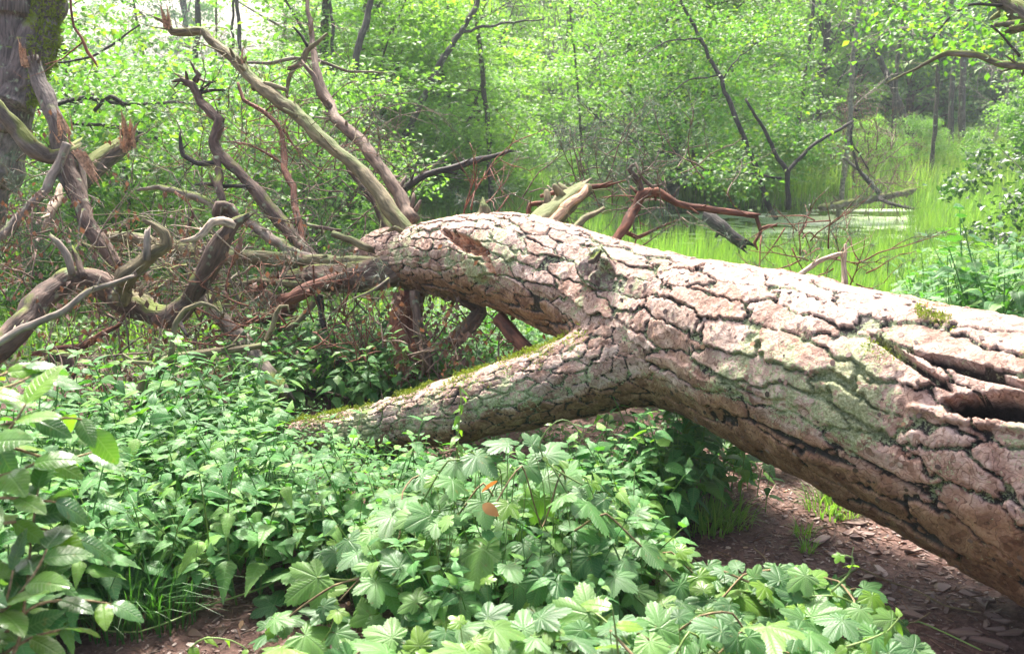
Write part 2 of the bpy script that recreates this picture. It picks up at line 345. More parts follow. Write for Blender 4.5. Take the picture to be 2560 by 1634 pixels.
    # crusty lichen
    n5 = noise(120, 4, .75); lc = ramp(t, [(.35, (.12, .15, .05)), (.5, (.27, .32, .14)), (.62, (.47, .5, .31))]); L(n5.outputs[0], lc.inputs[0])
    nm = nd(t, 'ShaderNodeMath', operation='MULTIPLY_ADD'); L(n5.outputs[0], nm.inputs[0]); nm.inputs[1].default_value = 1.1; nm.inputs[2].default_value = -.52
    nm2 = nd(t, 'ShaderNodeMath', operation='MULTIPLY_ADD'); L(n2.outputs[0], nm2.inputs[0]); nm2.inputs[1].default_value = 1.5; L(nm.outputs[0], nm2.inputs[2])
    l1 = nd(t, 'ShaderNodeMath', operation='MULTIPLY_ADD'); L(sp_.outputs[1], l1.inputs[0]); l1.inputs[1].default_value = 1.15; L(nm2.outputs[0], l1.inputs[2])
    lr = ramp(t, [(0, (0, 0, 0)), (1, (1, 1, 1))]); mrl = nd(t, 'ShaderNodeMapRange'); mrl.inputs[1].default_value = 1.16; mrl.inputs[2].default_value = 1.26; L(l1.outputs[0], mrl.inputs[0]); L(mrl.outputs[0], lr.inputs[0])
    l2 = nd(t, 'ShaderNodeMath', operation='MULTIPLY'); L(lr.outputs[0], l2.inputs[0]); l2.inputs[1].default_value = .85
    col = mix(l2.outputs[0], col, lc.outputs[0])
    wd = ramp(t, [(.36, (.12, .035, .02)), (.44, (.5, .2, .09)), (.58, (.66, .4, .25))]); L(n2.outputs[0], wd.inputs[0])
    col = mix(sp_.outputs[2], col, wd.outputs[0])
    L(col, b.inputs['Base Color']); b.inputs['Roughness'].default_value = .62; b.inputs['Specular IOR Level'].default_value = .45
    hm = nd(t, 'ShaderNodeMath', operation='MULTIPLY_ADD'); L(lv.outputs[0], hm.inputs[0]); hm.inputs[1].default_value = .30; h2_ = nd(t, 'ShaderNodeMath', operation='MULTIPLY_ADD'); L(n2.outputs[0], h2_.inputs[0]); h2_.inputs[1].default_value = .9; L(n6.outputs[0], h2_.inputs[2]); L(h2_.outputs[0], hm.inputs[2])
    bp = nd(t, 'ShaderNodeBump'); bp.inputs['Strength'].default_value = .9; bp.inputs['Distance'].default_value = .009
    L(hm.outputs[0], bp.inputs['Height']); L(bp.outputs[0], b.inputs['Normal'])
    return m
M['bark'] = bark_material()

def ground_material():
    m, t, b, o = mat('earth'); L = t.links.new
    g = nd(t, 'ShaderNodeNewGeometry'); sx = nd(t, 'ShaderNodeSeparateXYZ'); L(g.outputs['Position'], sx.inputs[0])
    n1 = nd(t, 'ShaderNodeTexNoise'); n1.inputs['Scale'].default_value = 2.2; n1.inputs['Detail'].default_value = 8; L(g.outputs['Position'], n1.inputs['Vector'])
    n2 = nd(t, 'ShaderNodeTexNoise'); n2.inputs['Scale'].default_value = 55; n2.inputs['Detail'].default_value = 8; n2.inputs['Roughness'].default_value = .75; L(g.outputs['Position'], n2.inputs['Vector'])
    c1 = ramp(t, [(.3, (.05, .026, .018)), (.5, (.13, .07, .05)), (.66, (.24, .145, .11)), (.78, (.36, .25, .2))]); L(n2.outputs[0], c1.inputs[0])
    c2 = ramp(t, [(.35, (.6, .5, .5)), (.65, (1.25, 1.2, 1.2))]); L(n1.outputs[0], c2.inputs[0])
    mx = nd(t, 'ShaderNodeMix', data_type='RGBA', blend_type='MULTIPLY'); mx.inputs[0].default_value = 1; L(c1.outputs[0], mx.inputs[6]); L(c2.outputs[0], mx.inputs[7])
    gr = ramp(t, [(.35, (.04, .07, .015)), (.7, (.1, .16, .04))]); L(n2.outputs[0], gr.inputs[0])
    mr = nd(t, 'ShaderNodeMapRange'); mr.inputs[1].default_value = 5.0; mr.inputs[2].default_value = 8.5; L(sx.outputs[1], mr.inputs[0])
    m2 = nd(t, 'ShaderNodeMix', data_type='RGBA'); L(mr.outputs[0], m2.inputs[0]); L(mx.outputs[2], m2.inputs[6]); L(gr.outputs[0], m2.inputs[7])
    L(m2.outputs[2], b.inputs['Base Color']); b.inputs['Roughness'].default_value = .8
    bp = nd(t, 'ShaderNodeBump'); bp.inputs['Strength'].default_value = .9; bp.inputs['Distance'].default_value = .015; L(n2.outputs[0], bp.inputs['Height']); L(bp.outputs[0], b.inputs['Normal'])
    return m
M['ground'] = ground_material()
def water_material():
    m, t, b, o = mat('pond_water'); L = t.links.new
    b.inputs['Base Color'].default_value = (.035, .045, .02, 1); b.inputs['Roughness'].default_value = .06; b.inputs['IOR'].default_value = 1.33
    g = nd(t, 'ShaderNodeNewGeometry'); n = nd(t, 'ShaderNodeTexNoise'); n.inputs['Scale'].default_value = 3; n.inputs['Detail'].default_value = 3; L(g.outputs['Position'], n.inputs['Vector'])
    bp = nd(t, 'ShaderNodeBump'); bp.inputs['Strength'].default_value = .06; bp.inputs['Distance'].default_value = .05; L(n.outputs[0], bp.inputs['Height']); L(bp.outputs[0], b.inputs['Normal'])
    return m
M['water'] = water_material()
m, t, b, o = mat('duckweed'); n = nd(t, 'ShaderNodeTexNoise'); n.inputs['Scale'].default_value = 30; g = nd(t, 'ShaderNodeNewGeometry'); t.links.new(g.outputs['Position'], n.inputs['Vector'])
cr = ramp(t, [(.35, (.3, .4, .18)), (.65, (.52, .6, .4))]); t.links.new(n.outputs[0], cr.inputs[0]); t.links.new(cr.outputs[0], b.inputs['Base Color']); b.inputs['Roughness'].default_value = .35  # pale tone stands in for white sky mirrored on the duckweed
M['duck'] = m
m, t, b, o = mat('litter_chip'); g = nd(t, 'ShaderNodeNewGeometry')
cr = ramp(t, [(0, (.05, .028, .022)), (.4, (.13, .075, .055)), (.75, (.22, .14, .11)), (.93, (.36, .27, .22)), (1, (.3, .16, .07))]); t.links.new(g.outputs['Random Per Island'], cr.inputs[0]); t.links.new(cr.outputs[0], b.inputs['Base Color']); b.inputs['Roughness'].default_value = .6
M['chip'] = m

# ------------------------------------------------------------------ terrain
WZ = -0.80
def H(x, y):
    x = np.asarray(x, float); y = np.asarray(y, float)
    P = np.stack([x, y, np.zeros_like(x)], -1).reshape(-1, 3)
    z = -.70 * sstep(5.0, 9.5, y) + .0 * x
    p1 = ((x - 7.6) / 6.0) ** 2 + ((y - 15.8) / 5.8) ** 2
    p2 = ((x + 6.0) / 4.2) ** 2 + ((y - 12.2) / 3.0) ** 2
    z = z - .55 * (1 - sstep(.75, 1.1, p1)) - .55 * (1 - sstep(.7, 1.1, p2))
    z = z + .5 * sstep(23, 32, y) + 5.5 * sstep(38, 75, y) * (.05 + .95 * sstep(-12, 4, x)) + 9 * sstep(70, 160, y) * sstep(-20, 10, x)
    nz = fbm(P, .5, 3, 3).reshape(x.shape) * .05 + fbm(P, 4.0, 2, 5).reshape(x.shape) * .012
    z = z + nz + .05 * np.exp(-((x - 1.7) / .5) ** 2 - ((y - 2.75) / .16) ** 2)
    return z
def grid(xs, ys):
    X, Y = np.meshgrid(xs, ys); Z = H(X, Y)
    V = np.stack([X, Y, Z], -1).reshape(-1, 3); n, mm = X.shape; i = np.arange(n * mm).reshape(n, mm)
    return V, np.stack([i[:-1, :-1], i[:-1, 1:], i[1:, 1:], i[1:, :-1]], -1).reshape(-1, 4)
def spaced(a, b, near, far, d0):
    out = [0.0]; 
    while out[-1] < max(abs(a), abs(b)): out.append(out[-1] + near * (1 + out[-1] / d0))
    o = np.array(out); s = np.concatenate([-o[::-1], o[1:]]); return s[(s >= a - far) & (s <= b + far)]
xs = spaced(-120, 120, .05, 20, 3.0); ys = spaced(-6, 230, .05, 10, 4.0)
V, Q = grid(xs, ys); add('ground', mesh('ground', V, Q, M['ground']), kind='structure')
wv = np.array([[-14, 8.2, WZ], [16, 8.2, WZ], [16, 23.5, WZ], [-14, 23.5, WZ]], float)
add('pond_water', mesh('pond_water', wv, np.array([[0, 1, 2, 3]]), M['water'], smooth=False), kind='structure')
# duckweed rafts, coloured pale to imitate the sky reflected off them
bf = Buf()
for i, (cx, cy, a, b_) in enumerate([(6.3, 18.6, 1.9, .75), (8.2, 17.6, 1.5, .5), (5.0, 17.3, 1.3, .35), (7.0, 16.4, .9, .18), (9.6, 19.2, 1.6, .4), (4.2, 19.4, 1.2, .3), (5.4, 15.2, .7, .1), (-5.2, 12.6, 1.0, .5), (-6.4, 11.6, .8, .4), (7.9, 20.3, 1.8, .25)]):
    th = np.linspace(0, 2 * math.pi, 60, endpoint=False); q = np.stack([np.cos(th) * 1.6 + i * 7, np.sin(th) * 1.6, th * 0], 1)
    rr = 1 + .55 * fbm(q, 1.2, 4, i); px = cx + np.cos(th) * a * rr; py = cy + np.sin(th) * b_ * rr
    ring = np.stack([px, py, np.full(60, WZ + .006)], 1); ctr = [[cx, cy, WZ + .012]]
    low = ring - [0, 0, .012]
    k = np.arange(60); kn = (k + 1) % 60
    bf.put(np.concatenate([ring, low, ctr]), [np.stack([k, kn, np.full(60, 120)], 1), np.stack([k, k + 60, kn + 60, kn], 1)])
gd = np.random.default_rng(12)
for cx, cy, a, b_, n_ in [(6.3, 18.4, 2.4, 1.1, 260), (8.6, 17.6, 1.8, .9, 160), (4.6, 16.6, 1.8, .8, 120), (5.4, 14.6, 2.2, .9, 90), (-5.6, 12.2, 1.6, .9, 200)]:
    for q_ in range(n_):
        x, y = cx + gd.normal() * a * .6, cy + gd.normal() * b_ * .6; rr = gd.uniform(.02, .11); th = np.linspace(0, 6.283, 7, endpoint=False) + gd.uniform(0, 1); r7 = rr * gd.uniform(.6, 1.2, 7)
        bf.put(np.stack([x + np.cos(th) * r7 * 1.6, y + np.sin(th) * r7, np.full(7, WZ + .004 + gd.uniform(0, .004))], 1), [np.array([[0, 1, 2], [0, 2, 3], [0, 3, 4], [0, 4, 5], [0, 5, 6]])])
add('duckweed', bf.make('duckweed', M['duck']), kind='stuff', label='duckweed rafts floating on the pond, sky reflection painted into their pale colour', cat='duckweed')

# haze box round the scene, ground included
hm = bpy.data.materials.new('haze'); hm.use_nodes = True; t = hm.node_tree; t.nodes.clear(); vo = nd(t, 'ShaderNodeVolumePrincipled'); oo = nd(t, 'ShaderNodeOutputMaterial')
vo.inputs['Color'].default_value = (.88, .94, 1, 1); vo.inputs['Density'].default_value = .0013; vo.inputs['Anisotropy'].default_value = .2; t.links.new(vo.outputs[0], oo.inputs['Volume'])
hv = np.array([[x, y, z] for z in (-3.5, 22.0) for y in (-7.5, 240.0) for x in (-141.0, 141.0)]); add('haze', mesh('haze', hv, np.array([[0, 2, 3, 1], [4, 5, 7, 6], [0, 1, 5, 4], [2, 6, 7, 3], [0, 4, 6, 2], [1, 3, 7, 5]]), hm, smooth=False), kind='stuff')
# ------------------------------------------------------------------ leaf templates
def leaf_simple():
    v = np.array([[0, 0, 0], [-.32, .5, .09], [0, 1, -.1], [.32, .5, .09], [0, .5, 0]], float)
    return v, [np.array([[0, 4, 1], [1, 4, 2], [0, 3, 4], [4, 3, 2]])]
def leaf_diamond():
    v = np.array([[0, 0, 0], [-.36, .48, .1], [0, 1, -.05], [.36, .48, .1]], float)
    return v, [np.array([[0, 2, 1], [0, 3, 2]])]
def leaf_detailed(prof, teeth=10, width=.3, droop=.25, fold=.25, amp=.05):
    """serrated leaf: midrib, two half blades, droops to the tip. prof(t)-> half width 0..1"""
    n = teeth * 2 + 1; t = np.linspace(0, 1, n); w = np.array([prof(x) for x in t]) * width
    ser = np.where(np.arange(n) % 2 == 1, 1.0, 1 - amp * 2.2); yo = t + np.where(np.arange(n) % 2 == 1, .012, -.004)
    mid = np.stack([0 * t, t, -droop * t * t], 1); V = [mid]; uvs = [np.stack([0 * t, t], 1)]
    for s_ in (-1, 1):
        for fr in (.55, 1.0):
            ww = w * fr * (ser if fr == 1 else 1)
            zz = -droop * t * t + fold * ww - .9 * ww * ww / max(width, .01) * fold * (fr == 1) + .012 * np.sin(t * 25) * (fr == 1)
            V.append(np.stack([s_ * ww, (yo if fr == 1 else t) - .1 * ww, zz], 1)); uvs.append(np.stack([s_ * ww, t], 1))
    V = np.concatenate(V); i = np.arange(n - 1); q = []
    for a, b_, fl in ((0, n, 0), (n, 2 * n, 0), (0, 3 * n, 1), (3 * n, 4 * n, 1)):
        f = np.stack([a + i, b_ + i, b_ + i + 1, a + i + 1], 1); q.append(f[:, ::-1] if not fl else f)
    return V, [np.concatenate(q)], np.concatenate(uvs)
def nettle_prof(t): return (min(1, (t / .22) ** .6) if t < .22 else max(0, 1 - ((t - .22) / .78) ** 1.25)) if t > 0 else .15
def oval_prof(t): return math.sin(math.pi * min(1, t ** .85)) ** .75 if 0 < t < 1 else 0
def hop_leaf(seed, lobes=3):
    """palmate leaf with pointed toothed lobes, radial from the stalk"""
    r = random.Random(seed); n = 84; V = [[0, 0, 0]]; uv = [[0, 0]]
    L = ([(90, 1.0, 31), (30, .86, 29), (150, .86, 29)] + ([(-24, .58, 26), (204, .58, 26)] if lobes == 5 else [(-20, .5, 30), (200, .5, 30)])) if lobes >= 3 else [(90, 1, 42), (30, .55, 36), (150, .55, 36)]
    rs = []
    for i in range(n):
        a = -74 + 328 * i / (n - 1); rr = .3
        for (c, l, w) in L:
            d = abs(a - c); rr = max(rr, .13 + .93 * l * max(0, 1 - (d / (w * 1.75)) ** 1.35))
        rr *= 1 + (.06 if i % 2 else -.03); rs.append((math.radians(a), max(rr, .3 * (1 if lobes > 1 else 1.5))))
    for fr in (.5, 1.0):
        for a, rr in rs:
            x = math.cos(a) * rr * fr; y = math.sin(a) * rr * fr
            crease = min(abs(math.degrees(a) - c) for c, _, _ in L)
            z = -.26 * (x * x + y * y) + .022 * math.sin(crease / 18 * math.pi) * fr + r.uniform(-.012, .012) * fr
            V.append([x, y, z]); c0 = min(L, key=lambda q: abs(math.degrees(a) - q[0])); da = a - math.radians(c0[0]); uv.append([math.sin(da) * rr * fr, math.cos(da) * rr * fr])
    i = np.arange(n - 1)
    return np.array(V) * .62, [np.stack([np.zeros(n - 1, int), 1 + i, 2 + i], 1), np.stack([1 + i, 1 + n + i, 2 + n + i, 2 + i], 1)], np.array(uv)
NL = leaf_detailed(nettle_prof, 9, .34, .28, .3, .06)
NL2 = leaf_detailed(nettle_prof, 9, .29, .5, .2, .06)
NLOW = leaf_detailed(nettle_prof, 3, .29, .3, .3, .04)
OL = leaf_detailed(oval_prof, 12, .27, .2, .3, .02)
OL2 = leaf_detailed(oval_prof, 12, .3, .4, .15, .02)
HOPS = [hop_leaf(1, 3), hop_leaf(2, 5), hop_leaf(3, 3), hop_leaf(4, 1)]
SD, LD = leaf_simple(), leaf_diamond()
def rmat(n, tilt=.5, g=rng): return rotm(g.uniform(0, 2 * math.pi, n), g.normal(0, tilt, n), g.normal(0, tilt, n))

# ------------------------------------------------------------------ the fallen pine: trunk + limb with plated bark
PINE = thing('fallen_pine', 'huge fallen pine trunk with thick plated bark and bare crown branches lying across the picture', 'fallen tree', (1.2, 3.6, .0))
tr_pts = [(872, 606, 46, 5.75), (900, 602, 60, 5.65), (950, 604, 74, 5.5), (1000, 606, 84, 5.3), (1100, 608, 100, 5.0), (1200, 618, 116, 4.75), (1300, 650, 119, 4.5), (1400, 688, 130, 4.3), (1500, 728, 148, 4.12), (1600, 768, 163, 3.98), (1700, 806, 188, 3.8), (1800, 846, 210, 3.65), (2000, 914, 238, 3.38), (2200, 985, 268, 3.18), (2400, 1060, 306, 3.0), (2600, 1128, 345, 2.85), (2900, 1240, 420, 2.65)]
li_pts = [(1720, 830, 80, 3.80), (1640, 822, 120, 3.86), (1560, 826, 122, 3.92), (1470, 850, 108, 3.98), (1350, 886, 92, 4.05), (1200, 934, 80, 4.15), (1050, 970, 70, 4.28), (900, 1002, 60, 4.42), (750, 1030, 47, 4.6), (620, 1046, 36, 4.8), (480, 1050, 28, 5.1), (330, 1040, 20, 5.5)]
K = 2312.0
def axis(pts, step):
    C, r = smooth_path([Dp(x, y, d) for x, y, _, d in pts], [rp * d / K for _, _, rp, d in pts], step)
    return C, r
TC, TR = axis(tr_pts, .0062); LC, LR = axis(li_pts, .0062)
TC[:, 2] += .0
def sd_axis(P, C, r, k=6):
    """distance to a thick axis; C is subsampled"""
    C = C[::k]; r = r[::k]; out = np.empty(len(P)); bi = np.empty(len(P), int)
    for a in range(0, len(P), 20000):
        q = P[a:a + 20000]; D = np.linalg.norm(q[:, None] - C[None], axis=2) - r[None]
        j = D.argmin(1); out[a:a + 20000] = D[np.arange(len(q)), j]; bi[a:a + 20000] = j * k
    return out, bi
def shell(C, r, seg, OC, OR, own, seed, su, sv):
    n = len(C); Vv, _ = ring_tube(C, r, seg, False)
    T, U, B = frames(C); ctr = np.repeat(C, seg, 0); nrm = Vv - ctr; nrm /= np.linalg.norm(nrm, axis=1)[:, None] + 1e-9
    # irregular girth
    Vv = Vv + nrm * (fbm(Vv, 2.2, 3, seed) * .022 + fbm(Vv, 6, 2, seed + 3) * .007)[:, None]
    # smooth union with the other axis
    for it in range(3):
        d0 = np.linalg.norm(Vv - ctr, axis=1) - np.repeat(r, seg)
        d1, _ = sd_axis(Vv, OC, OR); kk = .11
        h = np.clip(.5 + .5 * (d1 - d0) / kk, 0, 1); sm = d1 * (1 - h) + d0 * h - kk * h * (1 - h)
        push = np.where(d1 < .12, -sm, 0)
        if it == 0: near = d1
        Vv = Vv + nrm * (np.clip(push, 0, .2) * (np.abs(d1 - d0) < .16) * .8)[:, None]
    # --- bark cells in (length, girth) space
    s = np.concatenate([[0], np.cumsum(np.linalg.norm(np.diff(C, axis=0), axis=1))]); rm = np.repeat(r, seg); ss = np.repeat(s, seg)
    ang = np.tile(np.arange(seg) / seg * 2 * math.pi, n)
    # warp length so that plates grow to the base
    P2 = np.stack([np.cos(ang) * rm, np.sin(ang) * rm, ss], 1)
    grow = np.interp(s, *own); q = np.concatenate([[0], np.cumsum(np.diff(s) / grow[1:])]); qq = np.repeat(q, seg)
    ci = 2 * math.pi * float(np.median(r)) / sv
    g2 = np.random.default_rng(seed); nu, nv = int(q[-1] / su) + 2, max(6, int(round(ci)))
    sx, sy = np.meshgrid(np.arange(nu), np.arange(nv)); sx = sx.ravel() + .5 * (sy.ravel() % 2); sy = sy.ravel().astype(float)
    sx = (sx + g2.uniform(-.42, .42, sx.shape)); sy = (sy + g2.uniform(-.36, .36, sy.shape)) % nv
    X = qq / su + .30 * fbm(P2, 6, 3, seed + 9) + .22 * fbm(P2, 26, 3, seed + 21); Y = ang / (2 * math.pi) * nv + .5 * fbm(P2, 4, 3, seed + 11) + .24 * fbm(P2, 26, 3, seed + 12)
    F1 = np.empty(len(X)); F2 = np.empty(len(X)); ID = np.empty(len(X), int)
    order = np.argsort(sx); sx = sx[order]; sy = sy[order]
    for a in range(n):
        sl = slice(a * seg, (a + 1) * seg); x = X[sl]; y = Y[sl] % nv
        lo, hi = np.searchsorted(sx, x.min() - 2.2), np.searchsorted(sx, x.max() + 2.2)
        dx = x[:, None] - sx[None, lo:hi]; dy = np.abs(y[:, None] - sy[None, lo:hi]); dy = np.minimum(dy, nv - dy)
        D = np.sqrt(dx * dx + dy * dy); j = D.argmin(1); F1[sl] = D[np.arange(seg), j]; D[np.arange(seg), j] = 9; F2[sl] = D.min(1); ID[sl] = j + lo
    e = F2 - F1
    wvar = .16 + .1 * fbm(P2, 3, 2, seed + 4)
    plate = sstep(.3, .95, e / np.clip(wvar * .55 + .02, .06, .16))
    rnd = g2.random(len(sx)); tilt = g2.uniform(-1, 1, (len(sx), 2))
    depth = np.repeat(np.interp(s, [0, s[-1] * .35, s[-1]], [.009, .013, .021]), seg) * (1.0 if seed == 5 else .8)
    lift = (tilt[ID, 0] * (X - sx[ID]) + tilt[ID, 1] * ((Y % nv) - sy[ID] + 0)) ; lift = np.clip(lift, -.6, .6)
    fl = fbm(P2, 13, 3, seed + 31); terr = np.floor(fl * 6) / 6    # terraced flakes
    dsp = depth * (plate * (1 + .5 * (rnd[ID] - .5) + .9 * lift) - .7) + .010 * terr * plate + .0030 * fbm(P2, 55, 3, seed + 41)
    px, py, pd = proj(Vv); vis = (nrm * (np.array([0, 0, CAM_Z])[None] - Vv)).sum(1) > -.05
    wood = np.zeros(len(X))
    if seed == 5:
        def blob(cx, cy, a, b_, rot=0):
            c, s_ = math.cos(rot), math.sin(rot); u = (px - cx) * c + (py - cy) * s_; v = -(px - cx) * s_ + (py - cy) * c
            jj = fbm(P2, 18, 3, 77) * .35
            return np.where(vis, 1 - sstep(.85, 1.02, np.sqrt((u / a) ** 2 + (v / b_) ** 2) + jj), 0)
        tear = blob(1098, 574, 62, 19, .45); dsp -= .075 * tear * (1 + .9 * fbm(P2, 30, 2, 9)); wood = np.maximum(wood, tear)
        tear2 = blob(1150, 622, 40, 9, 1.0); dsp -= .02 * tear2; wood = np.maximum(wood, tear2 * .6)
        hole = blob(1145, 668, 20, 15, .6); dsp -= .03 * hole
        bump = blob(1408, 640, 42, 46, .5); dsp += .045 * bump * (1 + .8 * fbm(P2, 22, 3, 5)); 
        plate = plate * (1 - .35 * bump); dsp -= .05 * blob(1425, 660, 14, 34, .7)
        cav = blob(2360, 957, 165, 34, .06); dsp -= .17 * cav * (1 + .5 * fbm(P2, 16, 3, 8)); plate = plate * (1 - cav)
        cv2 = blob(2140, 850, 120, 11, .62); dsp -= .05 * cv2; plate *= 1 - .8 * cv2
        cv3 = blob(2290, 872, 170, 12, .3); dsp -= .07 * cv3; plate *= 1 - .9 * cv3
        w3 = blob(2190, 712, 45, 6, .2); wood = np.maximum(wood, w3)
        dsp += .02 * blob(2280, 985, 150, 16, .2)
        for (cx, cy, a, b_, ro) in [(1900, 1050, 140, 8, .42), (2100, 1120, 150, 7, .5), (2050, 1010, 120, 7, .55), (1700, 890, 100, 7, .5)]:
            g_ = blob(cx, cy, a, b_, ro); dsp -= .02 * g_; plate *= 1 - .75 * g_
    li = .22 + .38 * fbm(P2, 2.6, 2, seed + 51) + .42 * fbm(P2, 13, 4, seed + 53) + .26 * (1 - plate) + .1 * fbm(P2, 11, 2, seed + 52)
    zn = nrm[:, 2]; side = 1 - np.abs(zn - .1); li = li + .22 * (side - .6)
    if seed != 5: li += .02; rnd = rnd ** 1.7 * .8
    li = np.clip(li, 0, 1) * (1 - wood)
    if seed == 5: li = li * (1 - cav) * (1 - .6 * cv3)
    Vv = Vv + nrm * dsp[:, None]
    # ownership
    d0 = np.linalg.norm(Vv - ctr, axis=1) - np.repeat(r, seg); d1, _ = sd_axis(Vv, OC, OR)
    keepv = d0 - d1 < .012
    idx = np.arange(n * seg).reshape(n, seg)
    Q = np.stack([idx[:-1], np.roll(idx[:-1], -1, 1), np.roll(idx[1:], -1, 1), idx[1:]], -1).reshape(-1, 4)
    Q = Q[keepv[Q].any(1)]
    und = sstep(.0, .35, -nrm[:, 2] - .05 + .3 * fbm(P2, 4, 3, seed + 61)); rw = rnd[ID] * (1 - und) + und * (1.6 + .4 * rnd[ID])  # downward faces take the tan bark tint with shade painted in
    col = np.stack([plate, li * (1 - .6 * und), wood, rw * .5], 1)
    return Vv, Q, col, ID, nrm
def split_bark(name, Vv, Q, col, ID, limit, parent, label):
    fid = ID[Q[:, 0]]
    px, py, pd = proj(Vv); ok = (px > -20) & (px < 2430) & (py > -20) & (py < 1560)
    qa = np.cross(np.stack([px[Q[:, 2]] - px[Q[:, 0]], py[Q[:, 2]] - py[Q[:, 0]], 0 * px[Q[:, 0]]], 1), np.stack([px[Q[:, 3]] - px[Q[:, 1]], py[Q[:, 3]] - py[Q[:, 1]], 0 * px[Q[:, 0]]], 1))[:, 2]
    A = np.zeros(ID.max() + 1); sgn = np.where(ok[Q[:, 0]], np.maximum(0, SIGN * qa), 0); np.add.at(A, fid, sgn)
    top = set(np.argsort(-A)[:limit][A[np.argsort(-A)[:limit]] > 400].tolist())
    off = np.array(PINE.location)
    sel = np.array([f in top for f in fid]); rest = Q[~sel]
    u, inv = np.unique(rest, return_inverse=True)
    o = add(name, mesh(name, Vv[u] - off, inv.reshape(-1, 4), M['bark'], attr=col[u]), parent, label)
    order = np.argsort(fid[sel], kind='stable'); Qs = Q[sel][order]; fs = fid[sel][order]
    cuts = np.flatnonzero(np.diff(fs)) + 1
    for q in np.split(Qs, cuts):
        u, inv = np.unique(q, return_inverse=True)
        add('bark_plate', mesh('bark_plate', Vv[u] - off, inv.reshape(-1, 4), M['bark'], attr=col[u]), o)
    return o
SIGN = 1
segT, segL = 400, 170
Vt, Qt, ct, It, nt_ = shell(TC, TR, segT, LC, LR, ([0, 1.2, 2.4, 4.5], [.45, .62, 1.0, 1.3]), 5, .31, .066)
# orientation: screen winding of faces that face the camera
fn = np.cross(Vt[Qt[:, 2]] - Vt[Qt[:, 0]], Vt[Qt[:, 3]] - Vt[Qt[:, 1]]); 
if (fn * nt_[Qt[:, 0]]).sum() < 0: Qt = Qt[:, ::-1].copy()
px, py, _ = proj(Vt); fc = ((Vt[Qt[:, 0]] - np.array([0, 0, CAM_Z])) * nt_[Qt[:, 0]]).sum(1) < 0
qa = (px[Qt[:, 2]] - px[Qt[:, 0]]) * (py[Qt[:, 3]] - py[Qt[:, 1]]) - (py[Qt[:, 2]] - py[Qt[:, 0]]) * (px[Qt[:, 3]] - px[Qt[:, 1]])
SIGN = 1 if qa[fc].sum() > 0 else -1
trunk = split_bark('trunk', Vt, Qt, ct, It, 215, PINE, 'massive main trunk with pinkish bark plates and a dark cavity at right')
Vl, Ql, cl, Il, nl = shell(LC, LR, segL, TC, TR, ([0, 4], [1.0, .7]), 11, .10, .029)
fn = np.cross(Vl[Ql[:, 2]] - Vl[Ql[:, 0]], Vl[Ql[:, 3]] - Vl[Ql[:, 1]])
if (fn * nl[Ql[:, 0]]).sum() < 0: Ql = Ql[:, ::-1].copy()
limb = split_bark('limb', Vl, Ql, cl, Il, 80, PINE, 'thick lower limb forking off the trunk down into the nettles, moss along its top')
print('bark', time.time() - T0)
# end caps of the trunk
def part(name, V, Fs, m, parent, label=None, kind=None, **k):
    if 'attr' not in k and TUBE_AT[0] is not None and len(TUBE_AT[0]) == len(V) and m.name in FIB: k['attr'] = TUBE_AT[0]; m = FIB[m.name]
    o = add(name, mesh(name, local(parent, V), Fs, m, **k), parent, label); 
    if kind: o['kind'] = kind
    return o
def grow(bf, p, d, L, r, lev, g, tips, curl=.35, seg=4, droop=0.0):
    n = max(3, int(L / .06)); pts = [p.copy()]; q = p.copy(); d = d.normalized()
    for i in range(n):
        d = (d + Vector([g.gauss(0, curl * .5) for _ in range(3)]) + Vector((0, 0, -droop))).normalized(); q = q + d * L / n; pts.append(q.copy())
        if lev > 0 and i > 0 and g.random() < .55:
            dd = (d + Vector([g.gauss(0, .8) for _ in range(3)])).normalized(); grow(bf, q, dd, L * g.uniform(.35, .65), r * .6, lev - 1, g, tips, curl, seg, droop)
    C = np.array([list(x) for x in pts]); rr = np.linspace(r, r * .35, len(C)); V, Fs = ring_tube(C, rr, seg); bf.put(V, Fs); tips.append((pts[-1], d))
    if lev == 0 : tips.append((pts[len(pts) // 2], d))
